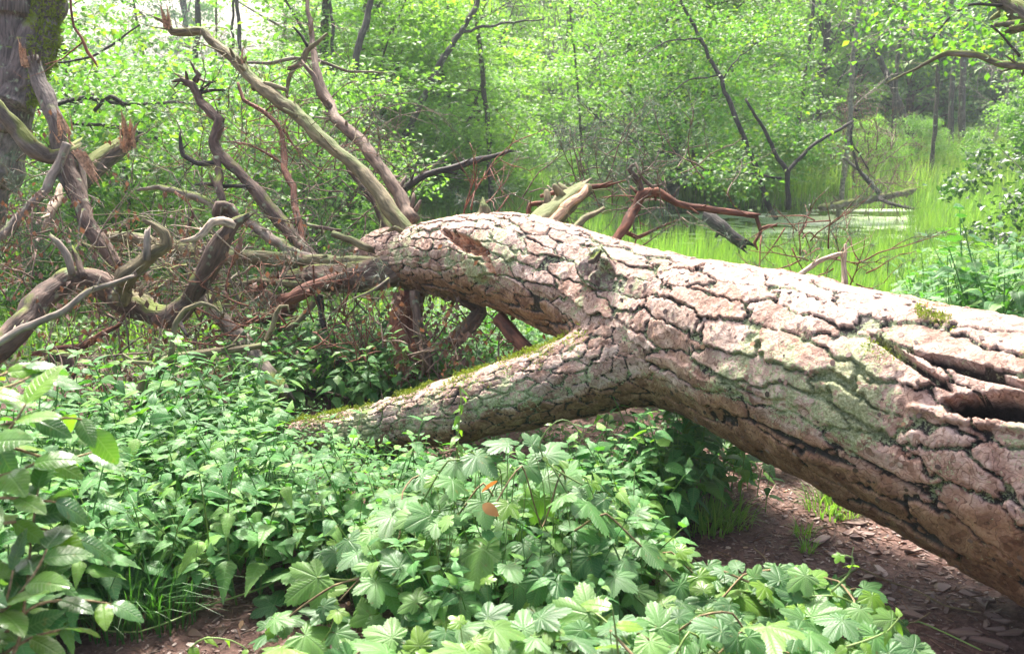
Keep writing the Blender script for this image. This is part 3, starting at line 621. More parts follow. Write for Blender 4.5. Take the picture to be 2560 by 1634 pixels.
def branch(parent, pts, m, name='branch', label=None, conv=Zo, seg=10, rough=.12, wob=.01, step=.03, s=None, rs=1.0):
    """pts: (x, y, r, depth) in crop pixels"""
    W3 = [conv(x, y, d) for x, y, r, d in pts]
    f = {Zo: 2.402, Zt: 2.402, N: 1.0, Dp: 1 / 1.06312}[conv]
    rad = [r / f * d / F * rs for x, y, r, d in pts]
    for k in range(len(rad) - 2, len(rad)): rad[k] = max(rad[k], .5 * rad[k - 1]) if rad[k - 1] > .009 else rad[k]
    sd_ = s if s is not None else random.randint(0, 999); V, Fs = tube(W3, rad, seg, step, rough, wob, sd_); at = TUBE_AT[0]
    # snags and short side twigs
    ln = sum((W3[i + 1] - W3[i]).length for i in range(len(W3) - 1)); gs = random.Random(sd_ * 7 + len(W3)); ns = int(ln / .08) if max(rad) < .08 and name == 'branch' and parent is not None and parent.get('category') != 'tree' else 0
    if ns:
        bf = Buf(); bf.put(V, Fs)
        for k in range(ns):
            i = gs.randrange(len(W3) - 1); q = W3[i].lerp(W3[i + 1], gs.random()); rl = rad[i]; d = Vector([gs.gauss(0, 1) for _ in range(3)]).normalized() + (W3[i + 1] - W3[i]).normalized() * .6
            if gs.random() < .5:
                V2, F2 = ring_tube(np.array([list(q), list(q + d * (rl * 1.5 + .012)), list(q + d * (rl * 1.5 + gs.uniform(.02, .05)))]), np.array([rl * .45, rl * .28, rl * .18]), 6); bf.put(V2, F2)
            else: grow(bf, q, d, gs.uniform(.08, .3), max(.0018, min(.005, rl * .2)), 1, gs, [], .45, 4)
        V, Fs = bf.arr(); ex = np.zeros((len(V) - len(at), 4)); ex[:, :3] = V[len(at):] * .5; at = np.concatenate([at, ex]); TUBE_AT[0] = at
    return part(name, V, Fs, m, parent, label), W3, rad
C0 = TC[0]; V, Fs = tube([TC[8], TC[0] - (TC[10] - TC[0]) * .6], [TR[3] * 1.0, TR[0] * .6], 24, .02, .35, 0, 3)
part('broken_end', V, Fs, M['brown_wood'], PINE)
V, Fs = tube([TC[-10], TC[-1] + (TC[-1] - TC[-20]) * .5], [TR[-1] * .99, TR[-1] * .9], 40, .05, .08, 0, 4)
part('butt_end', V, Fs, M['brown_wood'], PINE)
# splinters in the tear, moss fringe on the limb, loose flakes
def splinters(parent, centre, direction, n, L, r, m, name='splinter', spread=.35, g=random):
    bf = Buf(); d0 = Vector(direction).normalized()
    for i in range(n):
        d = (d0 + Vector([g.uniform(-spread, spread) for _ in range(3)])).normalized(); o_ = Vector(centre) + Vector([g.uniform(-1, 1) * r for _ in range(3)])
        l = L * g.uniform(.4, 1.1); w = l * g.uniform(.06, .16); sd_ = d.cross(Vector((g.uniform(-1, 1), g.uniform(-1, 1), g.uniform(-1, 1)))).normalized() * w; up = d.cross(sd_).normalized() * w * .4
        V = [o_ - sd_, o_ + sd_, o_ + up, o_ + d * l, o_ + d * l * .6 + sd_ * .6, o_ + d * l * .6 - sd_ * .4]
        bf.put(np.array([list(v) for v in V]), [np.array([[0, 1, 4], [0, 4, 5], [5, 4, 3], [1, 2, 4], [2, 0, 5], [2, 5, 3], [2, 3, 4]])])
    V, Fs = bf.arr(); return part(name, V, Fs, m, parent, kind='stuff', smooth=False)
jw = np.flatnonzero((ct[:, 2] > .8) & (proj(Vt)[0] < 1250)); ax = (TC[60] - TC[120]); ax /= np.linalg.norm(ax); bf = Buf(); gq = random.Random(3)
for _ in range(120):
    j_ = jw[gq.randrange(len(jw))]; p_ = Vector(Vt[j_] - nt_[j_] * .01); d_ = (Vector(ax) * gq.choice([1, -1]) + Vector(nt_[j_]) * gq.uniform(0, .55) + Vector([gq.gauss(0, .15) for _ in range(3)])).normalized(); l_ = gq.uniform(.02, .06); w_ = Vector(np.cross(list(d_), nt_[j_])).normalized() * gq.uniform(.002, .006)
    bf.put(np.array([list(p_ - w_), list(p_ + w_), list(p_ + d_ * l_ + w_ * .3), list(p_ + d_ * l_ - w_ * .5), list(p_ + Vector(nt_[j_]) * .006)]), [np.array([[0, 1, 2, 3]]), np.array([[0, 4, 3], [4, 1, 2], [4, 2, 3]])])
V, Fs = bf.arr(); part('splinters', V, Fs, M['fresh'], PINE, kind='stuff', smooth=False)
def frond_mass(parent, V0, nr, w, n, size, m, name, g=rng, up=.6):
    """short moss fronds on chosen surface vertices"""
    w = w / w.sum(); j = g.choice(len(V0), n, p=w); P = V0[j] + g.normal(0, .004, (n, 3)); Mx = rmat(n, .7, g)
    P = P + nr[j] * .004
    V, Fs = scatter(LD[0] * [[.55, 1, 1]], LD[1], P, Mx, g.uniform(.6, 1.3, n) * size)
    return part(name, V, Fs, m, parent, kind='stuff', smooth=False)
sl = np.repeat(np.arange(len(LC)), segL); lx, ly, _ = proj(Vl)
wm = np.clip(nl[:, 2] - .45, 0, 1) * np.clip(nl[:, 1] + .75, 0, 1) * ((lx < 1390) & (lx > 250)) * sstep(-.05, .35, vnoise(Vl, 11, 3) + .6 * vnoise(Vl, 30, 4) + .2)

frond_mass(limb, Vl, nl, wm + 1e-12, 9000, .014, M['moss'], 'moss') if False else None
def moss_on(parent, V0, nr, w, n, size, name='moss'):
    w = w / w.sum(); j = rng.choice(len(V0), n, p=w); P = V0[j] + rng.normal(0, .004, (n, 3)) + nr[j] * (.003 + .016 * np.clip(vnoise(V0[j], 26, 6) + .3, 0, 1))[:, None] - np.array(PINE.location)
    V, Fs = scatter(LD[0] * [[.6, 1, 1]], LD[1], P, rmat(n, .8), rng.uniform(.6, 1.3, n) * size)
    o = add(name, mesh(name, V, Fs, M['moss'], smooth=False), parent); o['kind'] = 'stuff'; return o
moss_on(limb, Vl, nl, wm + 1e-12, 12000, .012)
tx, ty, _ = proj(Vt)
wt = np.clip(nt_[:, 2] - .6, 0, 1) * (vnoise(Vt, 6, 8) > .55) * (tx > 1500)
moss_on(trunk, Vt, nt_, wt + 1e-12, 1500, .010)
# lifted bark flakes scattered on the trunk
def flakes(parent, V0, nr, mask, n, size, m, name='bark_flakes'):
    j = rng.choice(np.flatnonzero(mask), n); P = V0[j] + nr[j] * .004
    tv = np.array([[-.5, -.3, 0], [.1, -.42, .02], [.52, -.12, .05], [.4, .36, .12], [-.1, .42, .1], [-.48, .2, .03]]) ; tv = np.concatenate([tv, tv - [0, 0, .08]])
    k = np.arange(6); tf = [np.array([[0, 1, 2, 3, 4, 5], [11, 10, 9, 8, 7, 6]]), np.stack([k, k + 6, (k + 1) % 6 + 6, (k + 1) % 6], 1)]
    # align z with the normal
    z = nr[j]; a = rng.normal(0, 1, (n, 3)); x = np.cross(a, z); x /= np.linalg.norm(x, axis=1)[:, None]; y = np.cross(z, x)
    Mx = np.stack([x, y, z], -1)
    V, Fs = scatter(tv, tf, P - np.array(PINE.location), Mx, rng.uniform(.5, 1.3, n) * size)
    o = add(name, mesh(name, V, Fs, m, smooth=False), parent); o['kind'] = 'stuff'; return o
vis = (nt_ * (np.array([0, 0, CAM_Z])[None] - Vt)).sum(1) > 0
flakes(trunk, Vt, nt_, vis & (tx > 850) & (ct[:, 0] > .5), 500, .016, M['chip'])
# knot stub on the trunk at 1408,640
branch(PINE, [(1430, 665, 30, 4.25), (1412, 640, 32, 4.1), (1402, 620, 24, 4.02), (1408, 606, 14, 3.99)], M['brown_wood'], 'knot', 'dark mossy knot burl on the side of the trunk', Dp, 18, .55, .004, .01, 21)
branch(PINE, [(1135, 520, 22, 4.85), (1140, 500, 15, 4.83), (1138, 482, 4, 4.82)], M['green_wood'], 'branch_stub', None, Dp, 8, .3, 0, .01, 3)
branch(PINE, [(1000, 572, 9, 5.15), (990, 555, 7, 5.1), (985, 540, 2, 5.08)], M['green_wood'], 'branch_stub', None, Dp, 8, .3, 0, .01, 4)

# ---- bare crown branches of the pine (crop pixels traced, own depths)
GW, RW, BW, KW, AW = M['green_wood'], M['red_wood'], M['brown_wood'], M['dark_wood'], M['grey_wood']
branch(PINE, [(2480, 1440, 52, 5.3), (2402, 1340, 48, 5.35), (2180, 1040, 45, 5.5), (1950, 850, 42, 5.65), (1750, 660, 38, 5.8), (1530, 490, 34, 5.95), (1400, 345, 30, 6.1), (1290, 260, 28, 6.2), (1222, 195, 26, 6.25), (1120, 195, 23, 6.3), (1030, 190, 22, 6.3), (990, 135, 14, 6.3), (930, 108, 7, 6.3)], GW, label='long straight greenish branch rising to upper left with a splintered hooked tip', seg=14)
splinters(PINE, Zo(1015, 165, 6.28), (-.1, 0, 1), 10, .16, .02, M['fresh'], spread=.15)
splinters(PINE, Zo(1455, 385, 6.0), (0, 0, 1), 4, .1, .01, M['fresh'], spread=.15)
branch(PINE, [(2480, 1330, 46, 5.6), (2402, 1190, 44, 5.7), (2300, 1030, 38, 5.8), (2150, 850, 36, 5.95), (2010, 710, 33, 6.1), (1960, 580, 26, 6.25), (1900, 430, 22, 6.4), (1868, 250, 17, 6.55), (1850, 120, 14, 6.6), (1835, -40, 12, 6.7)], M['twig'], label='smooth brown branch rising behind the greenish one and out of the top', seg=12, rough=.05, wob=.02)
branch(PINE, [(1985, 650, 22, 6.15), (1930, 570, 20, 6.1), (1880, 450, 16, 6.1), (1820, 375, 10, 6.1)], M['twig'], seg=8, rough=.05)
branch(PINE, [(1900, 1600, 40, 5.6), (1840, 1500, 38, 5.7), (1720, 1390, 40, 5.8), (1620, 1260, 40, 5.85), (1520, 1130, 36, 5.9), (1400, 1010, 34, 5.95), (1310, 930, 32, 6.0), (1275, 850, 28, 6.0), (1300, 780, 30, 6.0), (1312, 730, 30, 6.0), (1262, 670, 29, 6.05), (1205, 610, 27, 6.1), (1186, 545, 25, 6.1), (1160, 505, 28, 6.1), (1100, 475, 16, 6.1), (1050, 487, 6, 6.1)], M['brown_wood'], label='contorted branch with a beak-shaped knot at its top', seg=14, rough=.2, wob=.012)
branch(PINE, [(1165, 495, 20, 6.1), (1190, 455, 17, 6.1), (1165, 428, 9, 6.1), (1135, 370, 5, 6.1)], BW)
branch(PINE, [(1190, 455, 12, 6.1), (1225, 480, 8, 6.05), (1260, 485, 4, 6.05)], BW)
branch(PINE, [(1200, 550, 11, 6.1), (1270, 540, 10, 6.1), (1340, 542, 7, 6.1)], KW)
branch(PINE, [(1200, 540, 8, 6.1), (1250, 500, 7, 6.1), (1300, 488, 4, 6.1)], KW)
branch(PINE, [(1300, 950, 22, 5.95), (1322, 1060, 22, 5.9), (1310, 1110, 24, 5.85), (1338, 1200, 20, 5.8), (1350, 1290, 18, 5.8)], BW, seg=10)
branch(PINE, [(1310, 1110, 18, 5.85), (1275, 1090, 12, 5.85), (1255, 1040, 8, 5.85)], BW)
branch(PINE, [(1310, 985, 20, 5.95), (1200, 992, 18, 5.9), (1100, 935, 15, 5.9), (1080, 870, 11, 5.9), (1072, 800, 7, 5.9)], M['dark_wood'], seg=10)
branch(PINE, [(830, 1135, 9, 6.3), (950, 1125, 16, 6.2), (1080, 1150, 20, 6.1), (1200, 1190, 23, 6.0), (1290, 1240, 25, 5.95), (1480, 1320, 27, 5.85), (1620, 1430, 29, 5.75), (1790, 1530, 31, 5.65), (1950, 1580, 32, 5.6)], M['grey_wood'], label='pale bare branch sweeping left in a low arc', seg=12)
branch(PINE, [(1430, 500, 7, 6.4), (1460, 600, 10, 6.35), (1590, 670, 13, 6.3), (1680, 760, 15, 6.25), (1710, 900, 17, 6.2), (1715, 1040, 19, 6.1), (1770, 1130, 21, 6.0), (1780, 1280, 21, 5.9), (1810, 1430, 22, 5.8), (1840, 1540, 22, 5.7)], RW, label='thin zigzag reddish branch standing upright', seg=10, rough=.2, wob=.02)
branch(PINE, [(1595, 670, 7, 6.3), (1630, 640, 6, 6.3), (1700, 660, 4, 6.3)], RW)
branch(PINE, [(1715, 1000, 8, 6.2), (1610, 930, 7, 6.2), (1500, 870, 6, 6.2), (1400, 855, 4, 6.2)], RW)
branch(PINE, [(1700, 780, 8, 6.2), (1740, 850, 6, 6.2), (1800, 930, 3, 6.2)], RW)
branch(PINE, [(1480, 378, 8, 6.7), (1640, 378, 10, 6.65), (1780, 352, 10, 6.6), (1900, 355, 10, 6.6), (2090, 430, 9, 6.6), (2240, 435, 7, 6.6), (2345, 442, 3, 6.6)], AW, label='thin grey branch lying level across the upper branches', seg=8)
branch(PINE, [(1960, 200, 9, 6.4), (1905, 255, 15, 6.4), (1845, 300, 18, 6.4), (1822, 370, 20, 6.4), (1780, 395, 18, 6.4), (1735, 405, 11, 6.4)], GW, label='hooked mossy branch end', seg=10)
branch(PINE, [(1775, 398, 13, 6.4), (1735, 470, 12, 6.4), (1725, 580, 8, 6.4)], GW)
branch(PINE, [(1765, 165, 6, 6.4), (1810, 220, 8, 6.4), (1850, 285, 9, 6.4)], KW)
branch(PINE, [(1520, 530, 18, 5.95), (1600, 510, 20, 5.9), (1710, 540, 14, 5.85)], GW)
branch(PINE, [(2240, 1540, 34, 5.8), (2000, 715, 10, 6.1), (1890, 705, 5, 6.1)][1:], M['twig'])
branch(PINE, [(2350, 1420, 26, 5.9), (2280, 1260, 26, 6.0), (2200, 1150, 22, 6.1), (2100, 1030, 18, 6.2), (2050, 870, 12, 6.3)], BW, label='dark branch between the two rising ones')
branch(PINE, [(940, 452, 9, 5.9), (1000, 412, 9, 5.95), (1080, 392, 8, 6.0), (1130, 375, 7, 6.1), (1197, 355, 4, 6.2)], KW, label='dark curved branch tip standing out to the right above the trunk', conv=Dp)
branch(PINE, [(640, 455, 26, 6.0), (830, 480, 46, 5.95), (1000, 520, 48, 5.85), (1250, 570, 46, 5.75), (1600, 590, 44, 5.65), (1900, 612, 42, 5.55), (2100, 620, 42, 5.45), (2280, 620, 40, 5.35)], GW, label='straight barkless log-like branch lying level and pointing left', conv=Zt, seg=16, rough=.1, wob=.006)
branch(PINE, [(1260, 768, 12, 5.5), (1400, 750, 16, 5.5), (1560, 718, 19, 5.5), (1700, 735, 21, 5.45), (1810, 752, 22, 5.4)], GW, conv=Zt)
branch(PINE, [(1700, 700, 34, 5.5), (1850, 700, 66, 5.45), (2050, 720, 88, 5.4), (2250, 690, 100, 5.35), (2400, 640, 90, 5.3)], BW, label='dark rough-barked second stem below the trunk end', conv=Zt, seg=22, rough=.22, wob=.01, name='stem')
branch(PINE, [(1690, 850, 34, 5.25), (1800, 800, 44, 5.25), (1950, 740, 48, 5.3), (2060, 700, 46, 5.35)], RW, label='short broken red stub under the trunk end', conv=Zt, seg=14, rough=.15)
branch(PINE, [(2000, 440, 18, 5.3), (2100, 480, 22, 5.3), (2210, 530, 24, 5.3)], GW, conv=Zt, name='branch_stub')
branch(PINE, [(1920, 820, 20, 5.35), (1935, 920, 18, 5.3), (1955, 1010, 16, 5.25)], KW, conv=Zt)
branch(PINE, [(1880, 850, 22, 5.35), (1800, 950, 20, 5.3), (1730, 1010, 18, 5.25)], GW, conv=Zt)
branch(PINE, [(2330, 710, 8, 5.1), (2250, 770, 9, 5.0), (2120, 830, 4, 4.95)], M['grey_wood'], conv=Zt)
branch(PINE, [(1500, 790, 40, 5.8), (1600, 830, 50, 5.7), (1720, 880, 55, 5.6), (1600, 960, 30, 5.5)], RW, conv=Zt, seg=12, rough=.35, wob=.03)
branch(PINE, [(1780, 640, 20, 5.7), (1650, 700, 26, 5.7), (1560, 780, 22, 5.7)], RW, conv=Zt)
branch(PINE, [(1840, 380, 12, 5.7), (1900, 405, 12, 5.7), (2040, 420, 9, 5.7)], BW, conv=Zt)
branch(PINE, [(1130, 800, 22, 5.7), (1165, 860, 20, 5.6), (1110, 460, 10, 5.9)][:2], KW, conv=Zt)
branch(PINE, [(1110, 460, 14, 5.9), (1125, 400, 14, 5.9), (1160, 340, 10, 5.9), (1140, 260, 7, 5.9), (1060, 200, 10, 5.95)], RW, conv=Zt)
branch(PINE, [(1170, 150, 7, 6.0), (1240, 140, 11, 5.95), (1340, 160, 14, 5.9), (1480, 155, 12, 5.85)], KW, conv=Zt)
# supports below the trunk: stems seen in the gap
branch(PINE, [(1060, 810, 18, 4.9), (1130, 740, 20, 4.95), (1000, 600, 22, 5.0)][:2] + [(1110, 700, 22, 5.0)], BW, conv=Dp)
branch(PINE, [(1175, 750, 18, 4.7), (1205, 785, 18, 4.6), (1240, 820, 17, 4.5)], RW, label='smooth red brown prop under the trunk', conv=Dp)
branch(PINE, [(960, 690, 34, 5.3), (955, 780, 36, 5.25), (960, 860, 40, 5.2)], RW, label='rotten reddish stump under the trunk end', conv=Dp, seg=14, rough=.5, wob=.02)
branch(PINE, [(975, 690, 12, 5.1), (985, 770, 14, 5.05), (1010, 860, 14, 5.0)], BW, conv=Dp)

# right side, beyond the trunk: red upper branches
REDB = thing('red_branch', 'curved red-barked pine branch arching right behind the trunk top, its end hanging down', 'branch', tuple(Dp(1445, 565, 5.4)))
branch(REDB, [(1430, 585, 18, 5.3), (1468, 535, 18, 5.4), (1492, 490, 18, 5.5), (1508, 458, 18, 5.5), (1545, 450, 17, 5.5), (1590, 478, 14, 5.5), (1680, 492, 12, 5.5), (1780, 508, 10, 5.5)], RW, conv=Dp, rs=.66, seg=14, rough=.1)
branch(REDB, [(1778, 506, 8, 5.5), (1790, 545, 7, 5.5), (1775, 572, 6, 5.5), (1782, 590, 3, 5.5)], RW, conv=Dp, rs=.66, seg=8)
branch(REDB, [(1785, 540, 6, 5.5), (1805, 532, 6, 5.5), (1825, 530, 4, 5.5)], RW, conv=Dp, rs=.66, seg=8)
branch(REDB, [(1510, 455, 11, 5.5), (1500, 425, 10, 5.5), (1480, 400, 8, 5.5), (1495, 385, 5, 5.5), (1510, 415, 5, 5.45), (1535, 438, 6, 5.45), (1552, 435, 5, 5.45)], BW, conv=Dp, rs=.66, seg=8)
branch(REDB, [(1470, 545, 9, 5.6), (1500, 560, 8, 5.6), (1560, 530, 5, 5.6), (1590, 515, 3, 5.6)], RW, conv=Dp, rs=.66, seg=6)
SPL = thing('split_branch', 'thick split branch stump with torn red wood leaning up behind the trunk', 'branch', tuple(Dp(1290, 520, 5.2)))
branch(SPL, [(1255, 545, 30, 5.0), (1300, 500, 34, 5.1), (1345, 462, 26, 5.2), (1368, 444, 20, 5.25)], GW, conv=Dp, rs=.95, seg=14, rough=.35)
branch(SPL, [(1285, 535, 16, 4.95), (1330, 490, 18, 5.05), (1372, 452, 12, 5.15)], M['fresh'], conv=Dp, rs=.8, seg=8, rough=.5, name='torn_wood')
branch(SPL, [(1268, 462, 7, 5.3), (1320, 448, 10, 5.3), (1375, 440, 12, 5.3), (1430, 436, 7, 5.3)], RW, conv=Dp, rs=.66, seg=8)
branch(SPL, [(1240, 520, 8, 5.5), (1248, 480, 9, 5.5), (1290, 476, 9, 5.5), (1350, 480, 8, 5.5)], RW, conv=Dp, rs=.66, seg=8)
THN = thing('short_branch', 'short barkless greenish branch poking up just behind the trunk', 'branch', tuple(Dp(1345, 545, 5.0)))
branch(THN, [(1325, 560, 14, 4.9), (1370, 520, 14, 5.0), (1415, 488, 5, 5.1)], GW, conv=Dp, rs=.66, seg=10, rough=.3)
BST = thing('bent_stick', 'pale snapped stick bent at a right angle behind the trunk at right', 'stick', tuple(Dp(1985, 660, 4.3)))
branch(BST, [(1870, 650, 5, 4.3), (1925, 612, 6, 4.35), (1982, 600, 5, 4.4), (1985, 640, 5, 4.4), (1984, 700, 5, 4.35)], M['pale'], conv=Dp, seg=8)
branch(BST, [(1987, 575, 4, 4.38), (1986, 665, 5, 4.38)], M['pale'], conv=Dp, seg=6)

# ------------------------------------------------------------------ left: gnarled arching log and broken tree
ARC = thing('gnarled_log', 'thick gnarled brown log arching across the left, ending in a raised arm', 'log', tuple(Zt(0, 1200, 4.9)))
branch(ARC, [(-250, 1260, 88, 4.6), (0, 1110, 80, 4.75), (130, 990, 76, 4.85), (270, 800, 74, 5.0), (430, 715, 70, 5.1), (600, 745, 74, 5.15), (720, 810, 82, 5.15), (830, 890, 74, 5.1), (950, 930, 72, 5.05), (1050, 925, 72, 5.0), (1140, 860, 68, 5.0), (1210, 740, 70, 4.95), (1290, 580, 64, 4.9), (1350, 450, 54, 4.9), (1400, 385, 36, 4.9), (1490, 330, 9, 4.9)], M['brown_wood'], 'trunk', None, Zt, 24, .16, .012, .02, 8)
branch(ARC, [(1410, 395, 30, 4.88), (1340, 365, 30, 4.85), (1270, 380, 27, 4.8), (1225, 430, 22, 4.78), (1170, 470, 15, 4.76), (1090, 490, 5, 4.75)], M['pale'], 'branch', 'pale bare arm curling left from the raised end', Zt, 12, .3)
branch(ARC, [(735, 850, 52, 5.0), (735, 740, 56, 4.95), (760, 690, 58, 4.85), (830, 640, 46, 4.85), (930, 565, 42, 4.85), (1000, 505, 38, 4.85), (985, 440, 30, 4.85), (925, 395, 22, 4.85), (865, 368, 8, 4.85)], M['green_wood'], 'branch', 'twisted mossy arm rising from the log', Zt, 16, .22)
branch(ARC, [(865, 600, 24, 4.8), (875, 520, 22, 4.8), (880, 430, 17, 4.8)], M['grey_wood'], 'branch_stub', None, Zt, 10, .2)
branch(ARC, [(430, 690, 22, 5.0), (400, 570, 22, 5.0), (350, 490, 20, 5.0), (310, 460, 17, 5.0)], AW, 'branch_stub', None, Zt, 10, .2)
branch(ARC, [(505, 700, 20, 5.05), (470, 600, 18, 5.1), (440, 545, 14, 5.1)], BW, 'branch_stub', None, Zt, 10, .2)
branch(ARC, [(1060, 960, 16, 4.9), (1090, 1010, 14, 4.85), (1125, 1055, 7, 4.8)], KW, 'branch_stub', None, Zt, 8, .2)
KNB = thing('knobbed_branch', 'knob-ended pale branch propped behind the raised arm of the gnarled log', 'branch', tuple(Zt(1330, 300, 5.3)))
branch(KNB, [(1300, 340, 28, 5.3), (1320, 280, 44, 5.3), (1380, 290, 36, 5.3), (1410, 350, 28, 5.3), (1330, 460, 30, 5.3), (1280, 600, 34, 5.3)], M['brown_wood'], conv=Zt, seg=12, rough=.35)
GRY = thing('grey_stick', 'long thin grey branch rising from the left edge over the gnarled log', 'stick', tuple(Zt(0, 1090, 4.4)))
branch(GRY, [(-200, 1190, 18, 4.3), (0, 1092, 22, 4.4), (130, 1010, 24, 4.45), (290, 940, 22, 4.5), (420, 880, 20, 4.55), (530, 795, 18, 4.6), (660, 745, 16, 4.65), (800, 692, 12, 4.7)], AW, conv=Zt, seg=10)
LOW = thing('forked_branch', 'light bare branch forking out of the nettles, spreading right with curled tips', 'branch', tuple(Zt(830, 1500, 4.5)))
branch(LOW, [(740, 1560, 40, 4.5), (830, 1430, 42, 4.5), (885, 1310, 42, 4.5), (1010, 1205, 33, 4.5), (1200, 1160, 26, 4.55), (1400, 1130, 22, 4.6), (1600, 1100, 17, 4.65)], M['green_wood'], conv=Zt, seg=14, rough=.15)
branch(LOW, [(1030, 1180, 18, 4.5), (1045, 1080, 17, 4.5), (1050, 990, 17, 4.5), (1110, 900, 15, 4.5), (1210, 860, 12, 4.5), (1290, 880, 9, 4.5), (1335, 925, 5, 4.5)], GW, conv=Zt)
branch(LOW, [(1585, 1100, 13, 4.65), (1640, 1000, 15, 4.65), (1660, 920, 14, 4.65), (1690, 875, 12, 4.65), (1735, 870, 9, 4.65), (1748, 915, 5, 4.65)], GW, conv=Zt)
branch(LOW, [(930, 1245, 16, 4.5), (900, 1215, 14, 4.5), (810, 1210, 11, 4.5), (740, 1160, 7, 4.5)], GW, conv=Zt)
LEA = thing('leaning_log', 'grey brown log slanting down right into the nettles under the pine crown', 'log', tuple(Zt(1640, 1330, 5.0)))
branch(LEA, [(1180, 740, 30, 5.4), (1260, 850, 38, 5.3), (1350, 970, 44, 5.2), (1460, 1090, 48, 5.1), (1560, 1220, 50, 5.0), (1680, 1380, 50, 4.9)], M['grey_wood'], conv=Zt, seg=16, rough=.12)
RD2 = thing('curved_red_branch', 'reddish curved branch on the brush low at left with a hollow mossy end', 'branch', tuple(Zt(280, 1150, 4.9)))
branch(RD2, [(750, 920, 8, 5.0), (700, 1000, 14, 5.0), (600, 1050, 18, 4.95), (480, 1120, 20, 4.95), (330, 1140, 22, 4.9), (210, 1160, 14, 4.9)], RW, conv=Zt)
branch(RD2, [(260, 1240, 24, 4.8), (330, 1170, 34, 4.8), (410, 1190, 34, 4.8), (430, 1290, 26, 4.8), (415, 1350, 16, 4.8)], M['brown_wood'], conv=Zt, seg=14, rough=.3)

def furrow(V, seg):
    a = TUBE_AT[0][:, :3]; k = len(a) - 2; q = a[:k] * [[16, 16, 3.2]]; f = 1 - 2.2 * np.abs(fbm(q, 1, 2, 5)) ; f = np.clip(f, -1, 1)
    c = V[:k].reshape(-1, seg, 3).mean(1).repeat(seg, 0); d = V[:k] - c; V[:k] -= d / (np.linalg.norm(d, axis=1)[:, None] + 1e-6) * (np.clip(f, 0, 1) ** 2 * .022)[:, None]
OAK = thing('standing_oak', 'standing oak with furrowed grey bark at the top left, its right stem covered in moss', 'tree', tuple(Zo(-300, 1500, 7.0)))
V, Fs = tube([Zo(-420, 1750, 7.0), Zo(-220, 1300, 7.0), Zo(-80, 900, 7.0), Zo(20, 600, 7.0), Zo(60, 300, 7.0), Zo(70, 0, 7.0), Zo(70, -300, 7.0), Zo(40, -1100, 7.1)], [.36, .28, .25, .215, .185, .165, .15, .12], 90, .02, .06, .01, 3)
furrow(V, 90)
part('trunk', V, Fs, M['oak'], OAK)
V, Fs = tube([Zo(60, 640, 6.9), Zo(150, 430, 6.95), Zo(215, 240, 7.0), Zo(280, 60, 7.05), Zo(340, -150, 7.1), Zo(460, -900, 7.2)], [.17, .15, .13, .12, .11, .08], 70, .02, .06, .01, 5)
furrow(V, 70)
o = part('stem', V, Fs, M['oak'], OAK, 'moss-covered right stem')
nn = V[:-2] ; P_ = nn[rng.integers(0, len(nn), 16000)]; px, py, _ = proj(P_); dens = fbm(P_, 3, 3, 4)
sel = (px > 62 + np.clip((260 - py), -40, 200) * .04) & (py < 250) & (px < 150 - py * .12 + dens * 20) & (dens > -.35)
P_ = P_[sel]; P_ = P_ + rng.normal(0, .006, P_.shape)
Vm, Fm = scatter(LD[0] * [[.5, 1, 1]], LD[1], P_ - np.array(OAK.location), rmat(len(P_), .9), rng.uniform(.6, 1.3, len(P_)) * .04)
x = add('moss', mesh('moss', Vm, Fm, M['moss'], smooth=False), o); x['kind'] = 'stuff'

BRK = thing('broken_tree', 'shattered young tree at the left with mossy low limb and orange torn wood', 'broken tree', tuple(Zt(690, 640, 5.6)))
branch(BRK, [(185, 350, 40, 6.0), (225, 470, 38, 6.0), (285, 620, 44, 5.95), (335, 740, 48, 5.9), (345, 880, 52, 5.9), (370, 960, 46, 5.9)], M['oak'], 'stem', 'upright broken stem with an orange splintered top', seg=16)
splinters(BRK, Zo(155, 400, 5.95), (-.12, 0, 1), 8, .17, .015, M['fresh'], spread=.12)
splinters(BRK, Zo(205, 370, 5.95), (.1, 0, 1), 6, .08, .02, M['brown_wood'], spread=.3)
wm_ = wood_mat('mossy_bark', (.07, .055, .04), (.16, .13, .1), (.22, .2, .16), 7, .7, moss=.5, mosscol=(.11, .13, .02))
branch(BRK, [(-160, 470, 40, 5.7), (0, 670, 46, 5.75), (100, 790, 48, 5.8), (200, 895, 50, 5.8), (300, 945, 50, 5.85), (400, 925, 48, 5.85), (450, 900, 36, 5.9)], wm_, 'limb', 'moss-topped limb curving up to the left edge', seg=16)
branch(BRK, [(400, 940, 44, 5.85), (445, 1080, 50, 5.8), (480, 1200, 48, 5.75), (520, 1320, 42, 5.7), (600, 1450, 38, 5.65), (690, 1600, 36, 5.6)], M['brown_wood'], 'trunk', None, seg=16, rough=.2)
branch(BRK, [(345, 1000, 22, 5.9), (400, 1100, 30, 5.85), (470, 1240, 34, 5.8), (530, 1370, 34, 5.75), (600, 1480, 30, 5.7), (720, 1640, 28, 5.6)], KW, 'stem', None, seg=12)
branch(BRK, [(470, 930, 20, 5.9), (490, 1060, 20, 5.85), (500, 1180, 16, 5.8)], M['grey_wood'], 'branch', None, seg=10)
branch(BRK, [(400, 860, 26, 5.7), (345, 1000, 27, 5.7), (285, 1130, 27, 5.65), (160, 1265, 27, 5.6), (0, 1415, 27, 5.5), (-150, 1560, 27, 5.4)], AW, 'branch', 'grey branch slanting down to the left edge', seg=12)
splinters(BRK, Zo(400, 830, 5.8), (-.1, 0, .8), 16, .13, .05, M['fresh'], spread=.5)
splinters(BRK, Zo(470, 920, 5.75), (.5, 0, -.7), 14, .2, .03, M['fresh'], spread=.2)
MST = thing('mossy_stub', 'mossy broken branch butt with orange splintered end behind the broken tree', 'branch', tuple(Zo(520, 1050, 6.4)))
